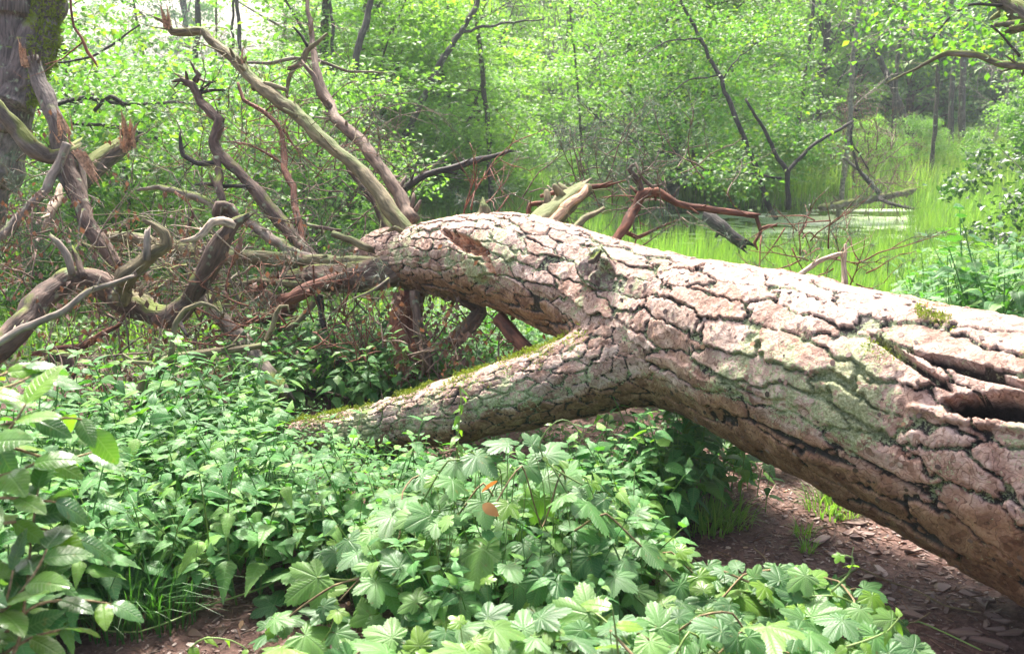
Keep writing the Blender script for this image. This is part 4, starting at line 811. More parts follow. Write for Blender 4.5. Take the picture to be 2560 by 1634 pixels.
branch(MST, [(480, 1090, 60, 6.3), (560, 1010, 66, 6.4), (660, 930, 62, 6.5), (760, 860, 50, 6.6), (790, 835, 36, 6.6)], wm_, conv=Zo, seg=18, rough=.2)
splinters(MST, Zo(770, 870, 6.5), (.15, 0, 1), 22, .2, .05, M['fresh'], spread=.3)
PAL = thing('split_plank', 'pale torn slab of bare wood hanging low behind the broken tree', 'wood', tuple(Zo(330, 1200, 6.0)))
branch(PAL, [(375, 1120, 16, 6.2), (340, 1200, 26, 6.1), (300, 1290, 22, 6.0), (265, 1370, 8, 6.0)], M['pale'], conv=Zo, seg=8, rough=.6)
HNG = thing('hanging_twig', 'thin reddish broken twig hanging down from above near the oak', 'twig', tuple(Zo(430, 0, 5.5)))
branch(HNG, [(412, -60, 7, 5.5), (425, 60, 8, 5.5), (450, 160, 9, 5.5), (500, 240, 9, 5.5), (530, 310, 10, 5.5), (570, 350, 9, 5.5), (595, 400, 5, 5.5)], RW, conv=Zo, seg=8, rough=.2)
branch(HNG, [(500, 250, 6, 5.5), (440, 300, 5, 5.6), (370, 350, 4, 5.7), (270, 392, 3, 5.7)], RW, conv=Zo, seg=6)
print('branches', time.time() - T0)

# ------------------------------------------------------------------ twigs, dead leaves, needles
def needles_at(tips, g, per=26, L=.055, w=.0016, m='needle', spread=.8):
    P = []; 
    for (p, d) in tips:
        for k in range(per): P.append(list(p - d * g.uniform(0, .14)))
    P = np.array(P); n = len(P); tv = np.array([[-.5, 0, 0], [.5, 0, 0], [0, 1, 0]]); Mx = rotm(rng.uniform(0, 6.28, n), rng.uniform(-1.3, 1.3, n), rng.uniform(0, 6.28, n))
    Ls = rng.uniform(.6, 1.2, n) * L; V = np.einsum('nij,mj->nmi', Mx, tv * [[w / L, 1, 1]]) * Ls[:, None, None] + P[:, None]
    return V.reshape(-1, 3), [np.arange(n * 3).reshape(n, 3)]
def spray(name, label, pts, conv, n, L, m, needle=True, lev=2, seed=1, r=.005, per=26, dead=0, up=(0, 0, .6), cat='branch', droop=0.0, parent=None, jit=.1):
    g = random.Random(seed); bf = Buf(); tips = []
    P0 = [conv(*p) for p in pts]; root = parent or thing(name, label, cat, tuple(P0[0]))
    for i in range(n):
        p = P0[g.randrange(len(P0))] + Vector([g.gauss(0, jit) for _ in range(3)]); d = Vector([g.gauss(0, 1) for _ in range(3)]) * .8 + Vector(up)
        grow(bf, p, d, L * g.uniform(.6, 1.2), r, lev, g, tips, droop=droop)
    V, Fs = bf.arr(); part('twigs', V, Fs, m, root, kind='stuff')
    if needle:
        V, Fs = needles_at(tips, g, per); part('needles', V, Fs, M['needle'], root, kind='stuff', smooth=False)
    if dead:
        n_ = min(dead, len(tips) * 6); js = [g.randrange(len(tips)) for _ in range(n_)]; P = np.array([list(tips[j][0]) for j in js]) + rng.normal(0, .03, (n_, 3))
        V, Fs = scatter(SD[0], SD[1], P, rotm(rng.uniform(0, 6.28, n_), rng.uniform(-2.4, -.4, n_), rng.normal(0, .6, n_)), rng.uniform(.022, .048, n_)); part('dead_leaves', V, Fs, M['deadleaf'], root, kind='stuff', smooth=False)
    return root
spray('pine_spray', 'grey green pine needles in a rounded clump behind the trunk, left of the red branch', [(1340, 440, 5.6), (1300, 470, 5.7), (1390, 470, 5.6), (1250, 450, 5.9), (1420, 430, 5.8)], Dp, 34, .36, M['twig'], seed=2, per=44)
spray('pine_spray', 'wispy needled twigs around the red arching branch', [(1520, 430, 5.6), (1560, 500, 5.6), (1500, 560, 5.6), (1630, 480, 5.7)], Dp, 20, .36, M['twig'], seed=3, per=24)
spray('pine_spray', 'needled pine clump over the water right of the red branch', [(1900, 560, 5.6), (1940, 590, 5.4), (1870, 600, 5.4), (1960, 620, 5.3)], Dp, 30, .34, M['red_wood'], seed=4, per=32, up=(0, 0, .2))
spray('pine_spray', 'dark needled twigs hanging at the left edge under the mossy limb', [(60, 440, 6.4), (80, 480, 6.4), (40, 500, 6.4)], Dp, 24, .34, M['twig'], seed=5, per=44, up=(0, 0, -.6), droop=.05)
spray('pine_spray', 'fine needled twigs left of the long greenish branch', [(600, 330, 6.8), (560, 400, 6.6), (700, 360, 6.6), (480, 420, 6.5), (420, 480, 6.4)], Dp, 34, .42, M['twig'], seed=6, per=26)
spray('twig_spray', 'thin bare twigs rising from the top of the trunk', [(1140, 480, 4.95), (1100, 490, 5.1), (1180, 470, 5.1)], Dp, 7, .5, M['red_wood'], needle=False, seed=7, up=(.2, .2, .7), r=.005)
spray('brush_pile', 'tangled dead twigs with brown leaves piled behind the gnarled log', [(60, 640, 5.3), (150, 660, 5.2), (120, 580, 5.5), (40, 720, 5.1), (20, 560, 5.6), (200, 600, 5.6), (160, 380, 6.1), (230, 420, 6.2), (100, 540, 5.5)], Dp, 30, .38, M['twig'], needle=False, seed=8, dead=330, up=(0, 0, 0), cat='brush')
spray('brush_pile', 'brown leafy dead brush under the gnarled log and forked branch', [(300, 800, 4.9), (380, 850, 4.8), (250, 850, 4.8), (180, 830, 4.9), (420, 780, 5.0), (330, 920, 4.7), (200, 930, 4.7), (120, 880, 4.8)], Dp, 40, .34, M['twig'], needle=False, seed=9, dead=520, up=(0, 0, .1), cat='brush')
spray('brush_pile', 'dense dead twigs and needles beneath the pine crown in the middle', [(640, 680, 5.6), (560, 720, 5.5), (720, 740, 5.5), (800, 760, 5.4), (700, 820, 5.2), (850, 820, 5.2), (600, 800, 5.2), (520, 650, 5.8), (880, 700, 5.6)], Dp, 70, .42, M['twig'], needle=True, seed=10, per=12, dead=420, up=(0, 0, .1), cat='brush')
spray('brush_pile', 'thin grey and brown twigs standing among the rising crown branches', [(760, 540, 5.8), (860, 500, 5.9), (700, 560, 5.8), (820, 420, 6.1), (930, 470, 6.0), (960, 420, 6.2)], Dp, 44, .4, M['twig'], needle=True, seed=11, per=8, up=(0, 0, .5), cat='brush')
spray('brush_pile', 'shaded twigs and leaves in the gap under the trunk', [(1050, 800, 4.95), (1120, 830, 4.8), (980, 860, 4.8), (1180, 800, 4.9), (1080, 740, 5.2)], Dp, 50, .3, M['twig'], needle=False, seed=12, dead=700, up=(0, 0, .2), cat='brush')
spray('brush_pile', 'pale thin twigs criss-crossing between the gnarled log and the level branch', [(420, 640, 5.3), (500, 680, 5.3), (560, 640, 5.4), (480, 600, 5.5), (350, 600, 5.5), (250, 560, 5.6)], Dp, 46, .4, M['grey_wood'], needle=False, seed=31, up=(0, 0, .1), cat='brush', r=.006, dead=160)
spray('brush_pile', 'reddish bare twigs low between the leaning log and the trunk end', [(560, 780, 5.0), (640, 800, 5.0), (700, 720, 5.3), (760, 800, 5.1), (820, 740, 5.3), (880, 800, 5.1), (500, 760, 5.2)], Dp, 40, .36, M['red_wood'], needle=False, seed=32, up=(0, 0, .1), cat='brush', r=.006)
spray('twig_spray', 'fine reddish twigs fanning between the contorted and the long greenish branch', [(560, 300, 6.2), (620, 260, 6.3), (520, 380, 6.2), (680, 330, 6.2), (740, 420, 6.1), (600, 420, 6.0)], Dp, 40, .42, M['red_wood'], needle=True, per=7, seed=41, up=(0, 0, .3), r=.0035, cat='twigs')
spray('twig_spray', 'fine bare twigs hanging from the smooth brown branch', [(800, 200, 6.5), (860, 260, 6.5), (760, 130, 6.6), (900, 340, 6.3), (830, 330, 6.4)], Dp, 26, .42, M['twig'], needle=True, per=5, seed=42, up=(.2, 0, -.2), r=.003, cat='twigs')
spray('brush_pile', 'heap of rusty dead foliage and twigs under the level branch', [(330, 640, 5.6), (420, 700, 5.4), (500, 720, 5.4), (600, 700, 5.5), (680, 640, 5.6), (380, 760, 5.1), (250, 700, 5.2)], Dp, 60, .3, M['twig'], needle=True, per=6, seed=43, up=(0, 0, 0), r=.004, cat='brush', dead=600)
print('sprays', time.time() - T0)

# ------------------------------------------------------------------ trees of the background
def crown_mesh(name, seed, h0, h1, rad, nclump, per, leaf, flat=.3, tpl=SD, sub=0.0, shape='round'):
    g = np.random.default_rng(seed); P = []; cl = []
    for i in range(nclump):
        t = g.random(); z = h0 + (h1 - h0) * t
        if shape == 'round': rr = rad * (math.sin(math.pi * min(1, .2 + .75 * t)) ** .6)
        elif shape == 'cone': rr = rad * (1.02 - t)
        else: rr = rad * (.6 + .4 * t)
        a = g.uniform(0, 6.28); q = rr * math.sqrt(g.random()) ; c = np.array([math.cos(a) * q, math.sin(a) * q, z]); s = g.uniform(.35, .75) * rad * .42
        k = int(per * g.uniform(.5, 1.5)); d = g.normal(0, 1, (k, 3)); d /= np.linalg.norm(d, axis=1)[:, None]; d *= (g.random((k, 1)) ** .5)
        d[:, 2] *= flat; P.append(c + d * s + 0 * d); cl.append(c)
    P = np.concatenate(P); n = len(P); P[:, 2] += -.12 * np.linalg.norm(P[:, :2], axis=1)
    V, Fs = scatter(tpl[0], tpl[1], P, rotm(g.uniform(0, 6.28, n), g.normal(-.25, .5, n), g.normal(0, .45, n)), g.uniform(.65, 1.25, n) * leaf)
    return mesh(name, V, Fs, M['far_mid'], smooth=False), np.array(cl)
def trunk_mesh(name, seed, h, r, cl, m, nlimb=26, lean=.1, seg=8):
    g = random.Random(seed); bf = Buf(); k = 7; x = y = 0; P = []
    for i in range(k + 1):
        P.append(Vector((x, y, h * i / k - .2))); x += g.gauss(0, lean); y += g.gauss(0, lean)
    V, Fs = tube(P, list(np.linspace(r, r * .3, k + 1)), seg, .12, .12, 0, seed); bf.put(V, Fs)
    if cl is not None:
        for j in g.sample(range(len(cl)), min(nlimb, len(cl))):
            c = Vector(cl[j]); zz = max(.3, c.z * g.uniform(.45, .85)); i = min(k - 1, int(zz / h * k)); a = P[i].lerp(P[i + 1], (zz / h * k) % 1)
            mid = a.lerp(c, .5) + Vector((g.gauss(0, .12), g.gauss(0, .12), .12)); V, Fs = tube([a, mid, c], [r * .28, r * .18, r * .07], 5, .15, .05, 0, j); bf.put(V, Fs)
    return bf.make(name, m)
PR = {}
def proto(key, seed, h, r, lean, m, **k):
    cm, cl = crown_mesh('crown', seed, **k); PR[key] = (cm, trunk_mesh('trunk', seed, h, r, cl, m, lean=lean))
proto('alder1', 1, 7.5, .13, .12, M['far_trunk'], h0=.7, h1=7.2, rad=2.3, nclump=230, per=75, leaf=.095)
proto('alder2', 2, 7.5, .12, .16, M['far_trunk'], h0=.9, h1=7.0, rad=2.2, nclump=210, per=75, leaf=.10)
proto('alder3', 3, 8.0, .11, .10, M['far_trunk'], h0=1.6, h1=7.5, rad=2.0, nclump=150, per=70, leaf=.09)
proto('sparse', 8, 7.5, .11, .14, M['far_trunk'], h0=.5, h1=7.0, rad=2.4, nclump=105, per=60, leaf=.085)
proto('bush1', 4, 2.6, .04, .10, M['far_trunk'], h0=.1, h1=2.8, rad=1.6, nclump=130, per=75, leaf=.075, flat=.6)
proto('bush2', 5, 2.2, .03, .10, M['far_trunk'], h0=.05, h1=2.1, rad=1.3, nclump=110, per=75, leaf=.07, flat=.7)
proto('sapling', 6, 6.0, .04, .08, M['far_trunk_pale'], h0=1.0, h1=6.0, rad=1.1, nclump=90, per=42, leaf=.075)
proto('fir', 7, 9.0, .12, .02, M['far_trunk'], h0=.6, h1=9.5, rad=2.2, nclump=260, per=60, leaf=.11, flat=.25, shape='cone')
MSET = {'b': 'far_blue', 'm': 'far_mid', 'y': 'far_yel', 'n': 'near_tree', 'd': 'dark_fol'}
def tree(name, key, x, y, sc, rot, mk, label, group=None, cat='tree', trunk=True, zs=1.0):
    z = float(H(np.array([x]), np.array([y]))[0]); t_ = thing(name, label, cat, (x, y, max(z, WZ)), group); t_.rotation_euler = (0, 0, rot); t_.scale = (sc, sc, sc * zs)
    c = add('crown', PR[key][0], t_); c.material_slots[0].link = 'OBJECT'; c.material_slots[0].material = M[MSET[mk]]
    if trunk: add('trunk', PR[key][1], t_)
    return t_
n = 60000; yy = rng.uniform(33, 75, n); xx = rng.uniform(-.75, .75, n) * yy; base_ = H(xx, yy); hh = (4.0 + 3 * fbm(np.stack([xx, yy, 0 * xx], 1), .16, 3, 8)) * np.where(xx < -.25 * yy + 2, .2, 1)
zz = base_ + hh * rng.random(n) ** .7; k = fbm(np.stack([xx, yy, zz], 1), .5, 3, 2) > -.25; xx, yy, zz = xx[k], yy[k], zz[k]; n = len(xx)
V, Fs = scatter(SD[0], SD[1], np.stack([xx, yy, zz], 1), rotm(rng.uniform(0, 6.28, n), rng.normal(-.3, .5, n), rng.normal(0, .5, n)), rng.uniform(.18, .4, n))
add('distant_woods', mesh('distant_woods', V, Fs, M['far_mid'], smooth=False), kind='stuff', label='hazy mass of green woodland on the slope behind everything', cat='woods')
g = random.Random(11)
LAB = {'m': 'leafy mid green tree standing in the woods beyond the marsh', 'y': 'sunlit yellow green tree in the woods beyond the marsh', 'b': 'hazy blue green tree in the woods beyond the marsh', 'd': 'dark green tree in the woods beyond the marsh', 'n': 'bright fresh green tree near the left bank'}
def xat(dx, y): return (dx - 1204) / 2312 * (y * 1.02)
# row behind the marsh, measured by picture column and distance
rowA = [(-150, 13, 'n', 'alder1'), (60, 15, 'n', 'alder2'), (230, 12.5, 'n', 'sparse'), (330, 17, 'm', 'sparse'), (480, 19, 'y', 'sparse'), (560, 16, 'n', 'sparse'), (700, 21, 'b', 'sparse'), (800, 17, 'm', 'alder1'), (900, 22, 'b', 'alder2'), (960, 18.5, 'y', 'alder2'), (1060, 20, 'm', 'alder1'), (1130, 30, 'y', 'alder1'),
        (1230, 31, 'y', 'sapling'), (1290, 28, 'y', 'sapling'), (1350, 36, 'y', 'sparse'), (1330, 24, 'y', 'sapling'), (1440, 29, 'y', 'sapling'), (1500, 24, 'm', 'alder2'), (1560, 20, 'm', 'alder1'), (1640, 21.5, 'n', 'alder2'), (1690, 27, 'm', 'alder1'), (1760, 31, 'y', 'alder3'), (1850, 33, 'm', 'sapling'), (1900, 30, 'y', 'alder3'),
        (1960, 35, 'm', 'alder1'), (2040, 38, 'b', 'alder2'), (2110, 36, 'b', 'alder1'), (2200, 37, 'b', 'alder2'), (2290, 36, 'b', 'alder1'), (2400, 35, 'b', 'alder2'), (2500, 24, 'm', 'alder1'), (2620, 22, 'm', 'alder2'), (-400, 14, 'm', 'alder1'), (-60, 20, 'm', 'alder2'), (400, 25, 'b', 'sparse'), (620, 27, 'b', 'alder1'), (2560, 33, 'b', 'alder1')]
LM = [(-50, 'past the left edge'), (110, 'behind the standing oak'), (270, 'right of the oak, under the open sky'), (380, 'behind the hooked tip of the long branch'), (500, 'above the contorted branch'), (590, 'behind the middle of the long greenish branch'), (660, 'crossing the top of the long greenish branch'), (760, 'where the smooth brown branch leaves the picture'), (850, 'right of the smooth brown branch'), (930, 'above the upturned dark branch tip'), (1000, 'left of the slanting trunk'), (1100, 'behind the slanting trunk'), (1180, 'just right of the slanting trunk'), (1250, 'under the blue firs'), (1310, 'in the sunlit centre'), (1340, 'right of the sunlit centre'), (1400, 'above the clump of pine needles'), (1470, 'behind the split branch stump'), (1530, 'above the upright end of the red branch'), (1600, 'left of the leaning alder'), (1670, 'at the crown of the leaning alder'), (1720, 'behind the trunk of the leaning alder'), (1800, 'between the leaning and the small alder'), (1880, 'behind the snapped branch of the small alder'), (1930, 'beyond the two slim bare trunks'), (2000, 'above the floating log'), (2080, 'left of the overhanging branch'), (2160, 'under the tip of the overhanging branch'), (2250, 'under the middle of the overhanging branch'), (2350, 'under the thick part of the overhanging branch'), (2450, 'at the right edge'), (2590, 'past the right edge'), (9999, 'furthest past the right edge')]
CN = {'m': 'mid green leafy tree', 'y': 'sunlit yellow green tree', 'b': 'hazy blue green tree', 'd': 'dark green tree', 'n': 'bright fresh green tree'}
used = {}
for (dx, y, mk, key) in rowA:
    lb = CN[mk] + (', near row, ' if y < 18 else ', second row, ' if y < 26 else ', back row, ') + next(w for l, w in LM if dx < l)
    used[lb] = used.get(lb, 0) + 1
    tree('leafy_tree', key, xat(dx, y), y, g.uniform(.9, 1.2), g.uniform(0, 6.28), mk, lb, 'trees beyond the marsh and pond', zs=.39 if 100 < dx < 720 else .6 if y < 24 else 1)
print([k for k in used if used[k] > 1])
for i in range(34):
    y = g.uniform(36, 60); dx = -350 + i * 92 + g.uniform(-40, 40); 
    if dx < 700 and y < 45 and i % 3: y += 10
    key, mk = g.choice([('alder1', 'b'), ('alder2', 'b'), ('alder3', 'm'), ('fir', 'b'), ('alder1', 'm')])
    if 1150 < dx < 1450: key, mk = 'fir', 'b'
    if dx < 760 and g.random() < .85: continue
    tree('distant_tree', key, xat(dx, y), y, g.uniform(1.2, 1.7), g.uniform(0, 6.28), mk, ('hazy fir' if key == 'fir' else 'hazy tree') + (' far back, ' if y < 48 else ' furthest back, ') + next(w for l, w in LM if dx < l), 'distant trees on the wooded slope')
bushes = [(180, 8.8, .8, 'n'), (330, 9.6, .8, 'n'), (60, 9.3, .7, 'n'), (470, 10.5, .9, 'm'), (620, 11.2, .9, 'n'), (760, 12.5, 1.0, 'm'), (850, 17.0, .9, 'n'), (430, 13.5, 1.1, 'y'), (960, 21.0, .9, 'y'), (1120, 22, 1.0, 'y'), (700, 15, 1.1, 'm'), (560, 14, 1, 'b')]
for (dx, y, s_, mk) in bushes:
    tree('leafy_bush', g.choice(['bush1', 'bush2']), xat(dx, y), y, s_, g.uniform(0, 6), mk, ('leafy bush near the bank, ' if y < 11 else 'leafy bush further back, ') + next(w for l, w in LM if dx < l), 'bushes behind the fallen crown', 'bush')
for (dx, y, s_, mk) in [(1900, 24.5, .7, 'y'), (2010, 23.8, .6, 'y'), (2120, 24.5, .6, 'm'), (1840, 24, .6, 'n'), (1560, 25, .7, 'm'), (2330, 24, .9, 'm')]:
    tree('bank_bush', g.choice(['bush1', 'bush2']), xat(dx, y), y, s_, g.uniform(0, 6), mk, 'low bush on the far bank, ' + next(w for l, w in LM if dx < l), 'bushes on the far bank', 'bush')
for i, (dx, y, s_, mk, lb) in enumerate([(2330, 7.4, .42, 'n', 'light green bush just behind the trunk, nearest the right edge'), (2180, 7.0, .42, 'n', 'low light green bush behind the trunk, left of the edge one'), (2420, 9.2, .75, 'm', 'rounded green bush on the right bank'), (2300, 10.3, .6, 'm', 'green bush at the right waterside'), (2560, 11.5, 1.3, 'd', 'tall shady bush at the right edge beside the pond')]):
    tree('bank_shrub', ['bush2', 'bush1'][i % 2], xat(dx, y), y, s_, i * 1.3, mk, lb, None, 'bush', zs=.4 if i < 4 else 1)
# distinct dark leaning trees over the water
def dtree(name, label, paths, m, leafpts=None, conv=Dp, mk='near_tree', leaf=.075, per=120, spread=.45, rs=.8):
    t_ = thing(name, label, 'tree', tuple(conv(*[paths[0][0][i] for i in (0, 1, 3)])))
    for i, p in enumerate(paths): branch(t_, p, m, 'trunk' if i == 0 else 'branch', None, conv, 8, .1, .03, .1, rs=rs * (.72 if 'alder' in name else 1))
    if leafpts:
        P = []
        for (x, y, d) in leafpts:
            c = np.array(conv(x, y, d)); dd = rng.normal(0, 1, (per, 3)) * spread * np.array([1, 1, .4]); P.append(c + dd)
        P = np.concatenate(P); n = len(P)
        V, Fs = scatter(SD[0], SD[1], P, rotm(rng.uniform(0, 6.28, n), rng.normal(-.25, .5, n), rng.normal(0, .45, n)), rng.uniform(.65, 1.25, n) * leaf)
        part('crown', V, Fs, M[mk], t_, kind=None, smooth=False)
    return t_
g2 = random.Random(5)
dtree('leaning_alder', 'dark slender alder leaning left, standing in the pond', [[(1822, 520, 10, 14), (1800, 470, 12, 14), (1782, 400, 12, 14), (1740, 300, 11, 14), (1700, 200, 9, 14.2), (1650, 100, 8, 14.4), (1600, 0, 6, 14.6), (1560, -120, 4, 14.8)], [(1690, 180, 4, 14.2), (1620, 190, 3, 14), (1560, 230, 2, 13.8)], [(1650, 95, 4, 14.4), (1560, 100, 3, 14), (1500, 140, 2, 13.8)], [(1700, 190, 4, 14.2), (1740, 130, 3, 14.3), (1800, 90, 2, 14.4)]], M['dark_wood'],
      [(g2.gauss(1600, 110), g2.uniform(-60, 330), g2.uniform(14.4, 16.5)) for _ in range(95)], spread=.3, per=110)
dtree('small_alder', 'small dark alder with a snapped side branch in the pond beside the leaning one', [[(1856, 492, 11, 13.6), (1850, 440, 11, 13.6), (1848, 405, 11, 13.6), (1812, 340, 9, 13.6), (1785, 290, 7, 13.6), (1757, 235, 5, 13.6)], [(1850, 410, 8, 13.6), (1880, 370, 8, 13.7), (1920, 335, 7, 13.8), (1965, 310, 7, 13.9), (2005, 290, 6, 14)], [(1835, 418, 6, 13.6), (1780, 412, 5, 13.5), (1700, 400, 4, 13.4), (1630, 405, 3, 13.3), (1560, 430, 3, 13.2)], [(2000, 300, 3, 14), (2010, 350, 3, 14), (2045, 400, 3, 14)]], M['dark_wood'],
      [(g2.gauss(1860, 60), g2.gauss(345, 35), g2.uniform(13.9, 15)) for _ in range(26)] + [(g2.gauss(1710, 50), g2.gauss(420, 25), g2.uniform(13, 14)) for _ in range(14)], spread=.22, per=90)
dtree('slanting_tree', 'dark tree trunk slanting up to the right in the middle of the woods', [[(900, 420, 12, 15.5), (950, 320, 11, 15.5), (1000, 220, 10, 15.5), (1045, 130, 10, 15.5), (1080, 80, 9, 15.6), (1120, 10, 8, 15.7), (1160, -90, 6, 15.8)], [(1085, 78, 5, 15.6), (1150, 62, 4, 15.6), (1220, 50, 3, 15.6), (1280, 45, 2, 15.6)]], M['far_trunk'],
      [(g2.gauss(1010, 90), g2.uniform(-40, 380), g2.uniform(15.8, 17)) for _ in range(60)], mk='far_yel', spread=.35, per=100)
for i, (pts, lb) in enumerate([([(455, 260, 9, 17), (462, 100, 9, 17), (466, -60, 8, 17)], 'pale straight pine trunk behind the hooked tip of the long branch'),
                           ([(820, 420, 11, 13), (815, 300, 11, 13), (826, 180, 12, 13), (850, 80, 11, 13), (885, -40, 9, 13)], 'dark trunk behind the smooth brown branch'),
                           ([(782, 440, 7, 15), (785, 200, 6, 15), (778, -40, 5, 15)], 'thin dark trunk left of the thicker dark trunk'),
                           ([(568, 430, 8, 14), (572, 250, 7, 14), (560, 60, 6, 14), (555, -40, 6, 14)], 'dark trunk seen between the crown branches at left'),
                           ([(540, 430, 6, 16), (545, 340, 5, 16), (548, -40, 4, 16)], 'thin dark trunk just left of another behind the contorted branch'),
                           ([(1735, 480, 5, 26), (1690, 100, 4, 26), (1685, -30, 4, 26)], 'thin pale sapling trunk behind the leaning alder'),
                           ([(1845, 330, 4, 28), (1830, 150, 4, 28), (1835, -30, 3, 28)], 'slim bare trunk at the back, left of a pair'),
                           ([(1912, 340, 5, 27), (1915, 200, 4, 27), (1905, -30, 4, 27)], 'slim pale trunk at the back, right of a pair'),
                           ([(2155, 360, 12, 27), (2110, 230, 10, 27), (2060, 120, 8, 27)], 'dark leaning trunk in the wood across the pond'),
                           ([(2235, 350, 9, 28), (2238, 230, 8, 28), (2245, 100, 7, 28)], 'dark upright trunk across the pond, left of its twin'),
                           ([(2262, 345, 11, 29), (2262, 230, 10, 29), (2270, 60, 9, 29)], 'thicker dark upright trunk across the pond'),
                           ([(1240, 120, 4, 33), (1225, 40, 3, 33), (1215, -30, 3, 33)], 'thin bare pale trunk in front of the blue firs'),
                           ([(1412, 330, 3, 22), (1410, 200, 3, 22), (1412, 60, 2, 22)], 'thin sapling stem in the sunlit centre'),
                           ([(1525, 400, 6, 23), (1518, 360, 6, 23), (1515, 240, 5, 23)], 'short dark trunk at the edge of the meadow')]):
    dtree('tree_trunk' if False else 'slender_tree', lb, [pts], M['far_trunk_pale'] if i in (5, 7, 11, 12) else M['far_trunk'])
gt = random.Random(77)
for i in range(22):
    dx = [90, 200, 420, 510, 640, 700, 735, 905, 1170, 1275, 1365, 1385, 1455, 1480, 1610, 1790, 1815, 1880, 1990, 2085, 2190, 2320][i]; d = gt.uniform(17, 30); yb = 817 / 1.063 + 0; 
    zb = WZ; a = Dp(dx, 400, d); x0, y0 = a.x, a.y; h = gt.uniform(6, 8); ln = gt.gauss(0, .5); rr0 = gt.uniform(.03, .075)
    t_ = thing('slender_tree', 'slim bare ' + ('pale' if i % 3 == 0 else 'dark') + ' trunk, ' + ('near, ' if d < 23 else 'far, ') + next(w for l, w in LM if dx < l), 'tree', (x0, y0, zb))
    V, Fs = tube([Vector((x0 + ln * k_ / 4 + gt.gauss(0, .08), y0, zb - .3 + h * k_ / 4)) for k_ in range(5)], [rr0 * (1 - .15 * k_) for k_ in range(5)], 7, .2, .1, .02, i); bf = Buf(); bf.put(V, Fs)
    for k_ in range(7): grow(bf, Vector((x0 + ln * .4, y0, zb + gt.uniform(1.2, 4.5))), Vector((gt.gauss(0, 1), gt.gauss(0, .5), .5)), gt.uniform(.6, 1.6), .012, 1, gt, [], .2, 4)
    V, Fs = bf.arr(); part('trunk', V, Fs, M['far_trunk_pale'] if i % 3 == 0 else M['far_trunk'], t_)
# overhanging branch at top right
OVR = thing('overhanging_branch', 'mossy dark branch reaching in from the top right with hanging leafy twigs', 'branch', tuple(Dp(2450, 150, 6.0)))
branch(OVR, [(2520, 160, 16, 6.0), (2408, 156, 13, 6.0), (2350, 148, 12, 6.0), (2300, 128, 11, 6.05), (2230, 125, 8, 6.1), (2180, 150, 6, 6.2), (2140, 170, 4, 6.3), (2080, 200, 2, 6.4)], wm_, conv=Dp, rs=.72, seg=12)
branch(OVR, [(2560, 80, 40, 6.2), (2430, 50, 34, 6.2), (2370, 10, 30, 6.3), (2290, -60, 26, 6.4)], wm_, conv=Dp, rs=.72, seg=16)
branch(OVR, [(2370, 15, 6, 6.3), (2280, 10, 5, 6.2), (2235, 40, 4, 6.2), (2190, 90, 3, 6.2)], KW, conv=Dp, rs=.72, seg=6)
branch(OVR, [(2400, 130, 5, 6), (2350, 80, 4, 6), (2330, 60, 3, 6)], KW, conv=Dp, rs=.72, seg=6)
P = []
for _ in range(75):
    x = g2.uniform(2000, 2430); y = g2.gauss(60, 75); d = g2.uniform(6.0, 8.5); 
    if y > 40 + (x - 1990) * .42 or g2.random() < .35: continue
    P.append(np.array(Dp(x, y, d)) + rng.normal(0, 1, (46, 3)) * [.16, .16, .07])
P = np.concatenate(P); n = len(P); V, Fs = scatter(SD[0], SD[1], P, rotm(rng.uniform(0, 6.28, n), rng.normal(-.3, .5, n), rng.normal(0, .4, n)), rng.uniform(.035, .065, n))
part('leaves', V, Fs, M['near_tree'], OVR, kind='stuff', smooth=False)
# leafy boughs near left (bright leaves at 6-9 m)
BGH = thing('leafy_bough', 'bright green leafy boughs hanging behind the oak and the broken tree', 'bough', tuple(Dp(250, 100, 8.5)))
P = []
for _ in range(150):
    x = g2.uniform(90, 640); y = g2.uniform(-20, 420); d = g2.uniform(7.6, 10)
    if y < 110 and g2.random() < .85: continue
    P.append(np.array(Dp(x, y, d)) + rng.normal(0, 1, (42, 3)) * [.22, .22, .08])
P = np.concatenate(P); n = len(P); V, Fs = scatter(SD[0], SD[1], P, rotm(rng.uniform(0, 6.28, n), rng.normal(-.3, .5, n), rng.normal(0, .4, n)), rng.uniform(.05, .085, n))
part('leaves', V, Fs, M['near_tree'], BGH, kind='stuff', smooth=False)
for p in [[(90, 260, 5, 8), (200, 230, 6, 8.3), (300, 245, 5, 8.6), (400, 240, 3, 9), (470, 248, 2, 9)], [(220, 260, 5, 8), (260, 225, 6, 8), (290, 245, 5, 8)], [(160, 290, 5, 8.5), (280, 300, 5, 8.6), (360, 320, 4, 9), (430, 360, 3, 9)], [(120, 150, 3, 8), (220, 130, 3, 8.3), (330, 60, 2, 8.5)]]:
    branch(BGH, p, KW, conv=Dp, seg=6)
print('trees', time.time() - T0)
# logs in the pond
LG1 = thing('sunken_log', 'dark broken log sticking out of the water behind the red branch', 'log', tuple(Dp(1715, 555, 9.5)))
branch(LG1, [(1655, 505, 13, 9.6), (1690, 530, 14, 9.5), (1740, 568, 14, 9.4)], M['dark_wood'], conv=Dp, seg=10, rough=.2)
LG2 = thing('floating_log', 'mossy log lying across the far water with a dead top', 'log', tuple(Dp(1960, 480, 17.5)))
branch(LG2, [(1930, 488, 8, 17.5), (2000, 478, 9, 18), (2060, 466, 9, 18.3), (2140, 452, 7, 18.6)], wm_, conv=Dp, seg=8)
branch(LG2, [(2060, 466, 5, 18.3), (2100, 480, 4, 17.8), (2150, 492, 3, 17.5)], M['dark_wood'], conv=Dp, seg=6)
branch(LG2, [(2070, 462, 4, 18.3), (2020, 400, 4, 18.3), (2000, 330, 3, 18.3), (2005, 290, 3, 18.3)], M['dark_wood'], conv=Dp, seg=6)
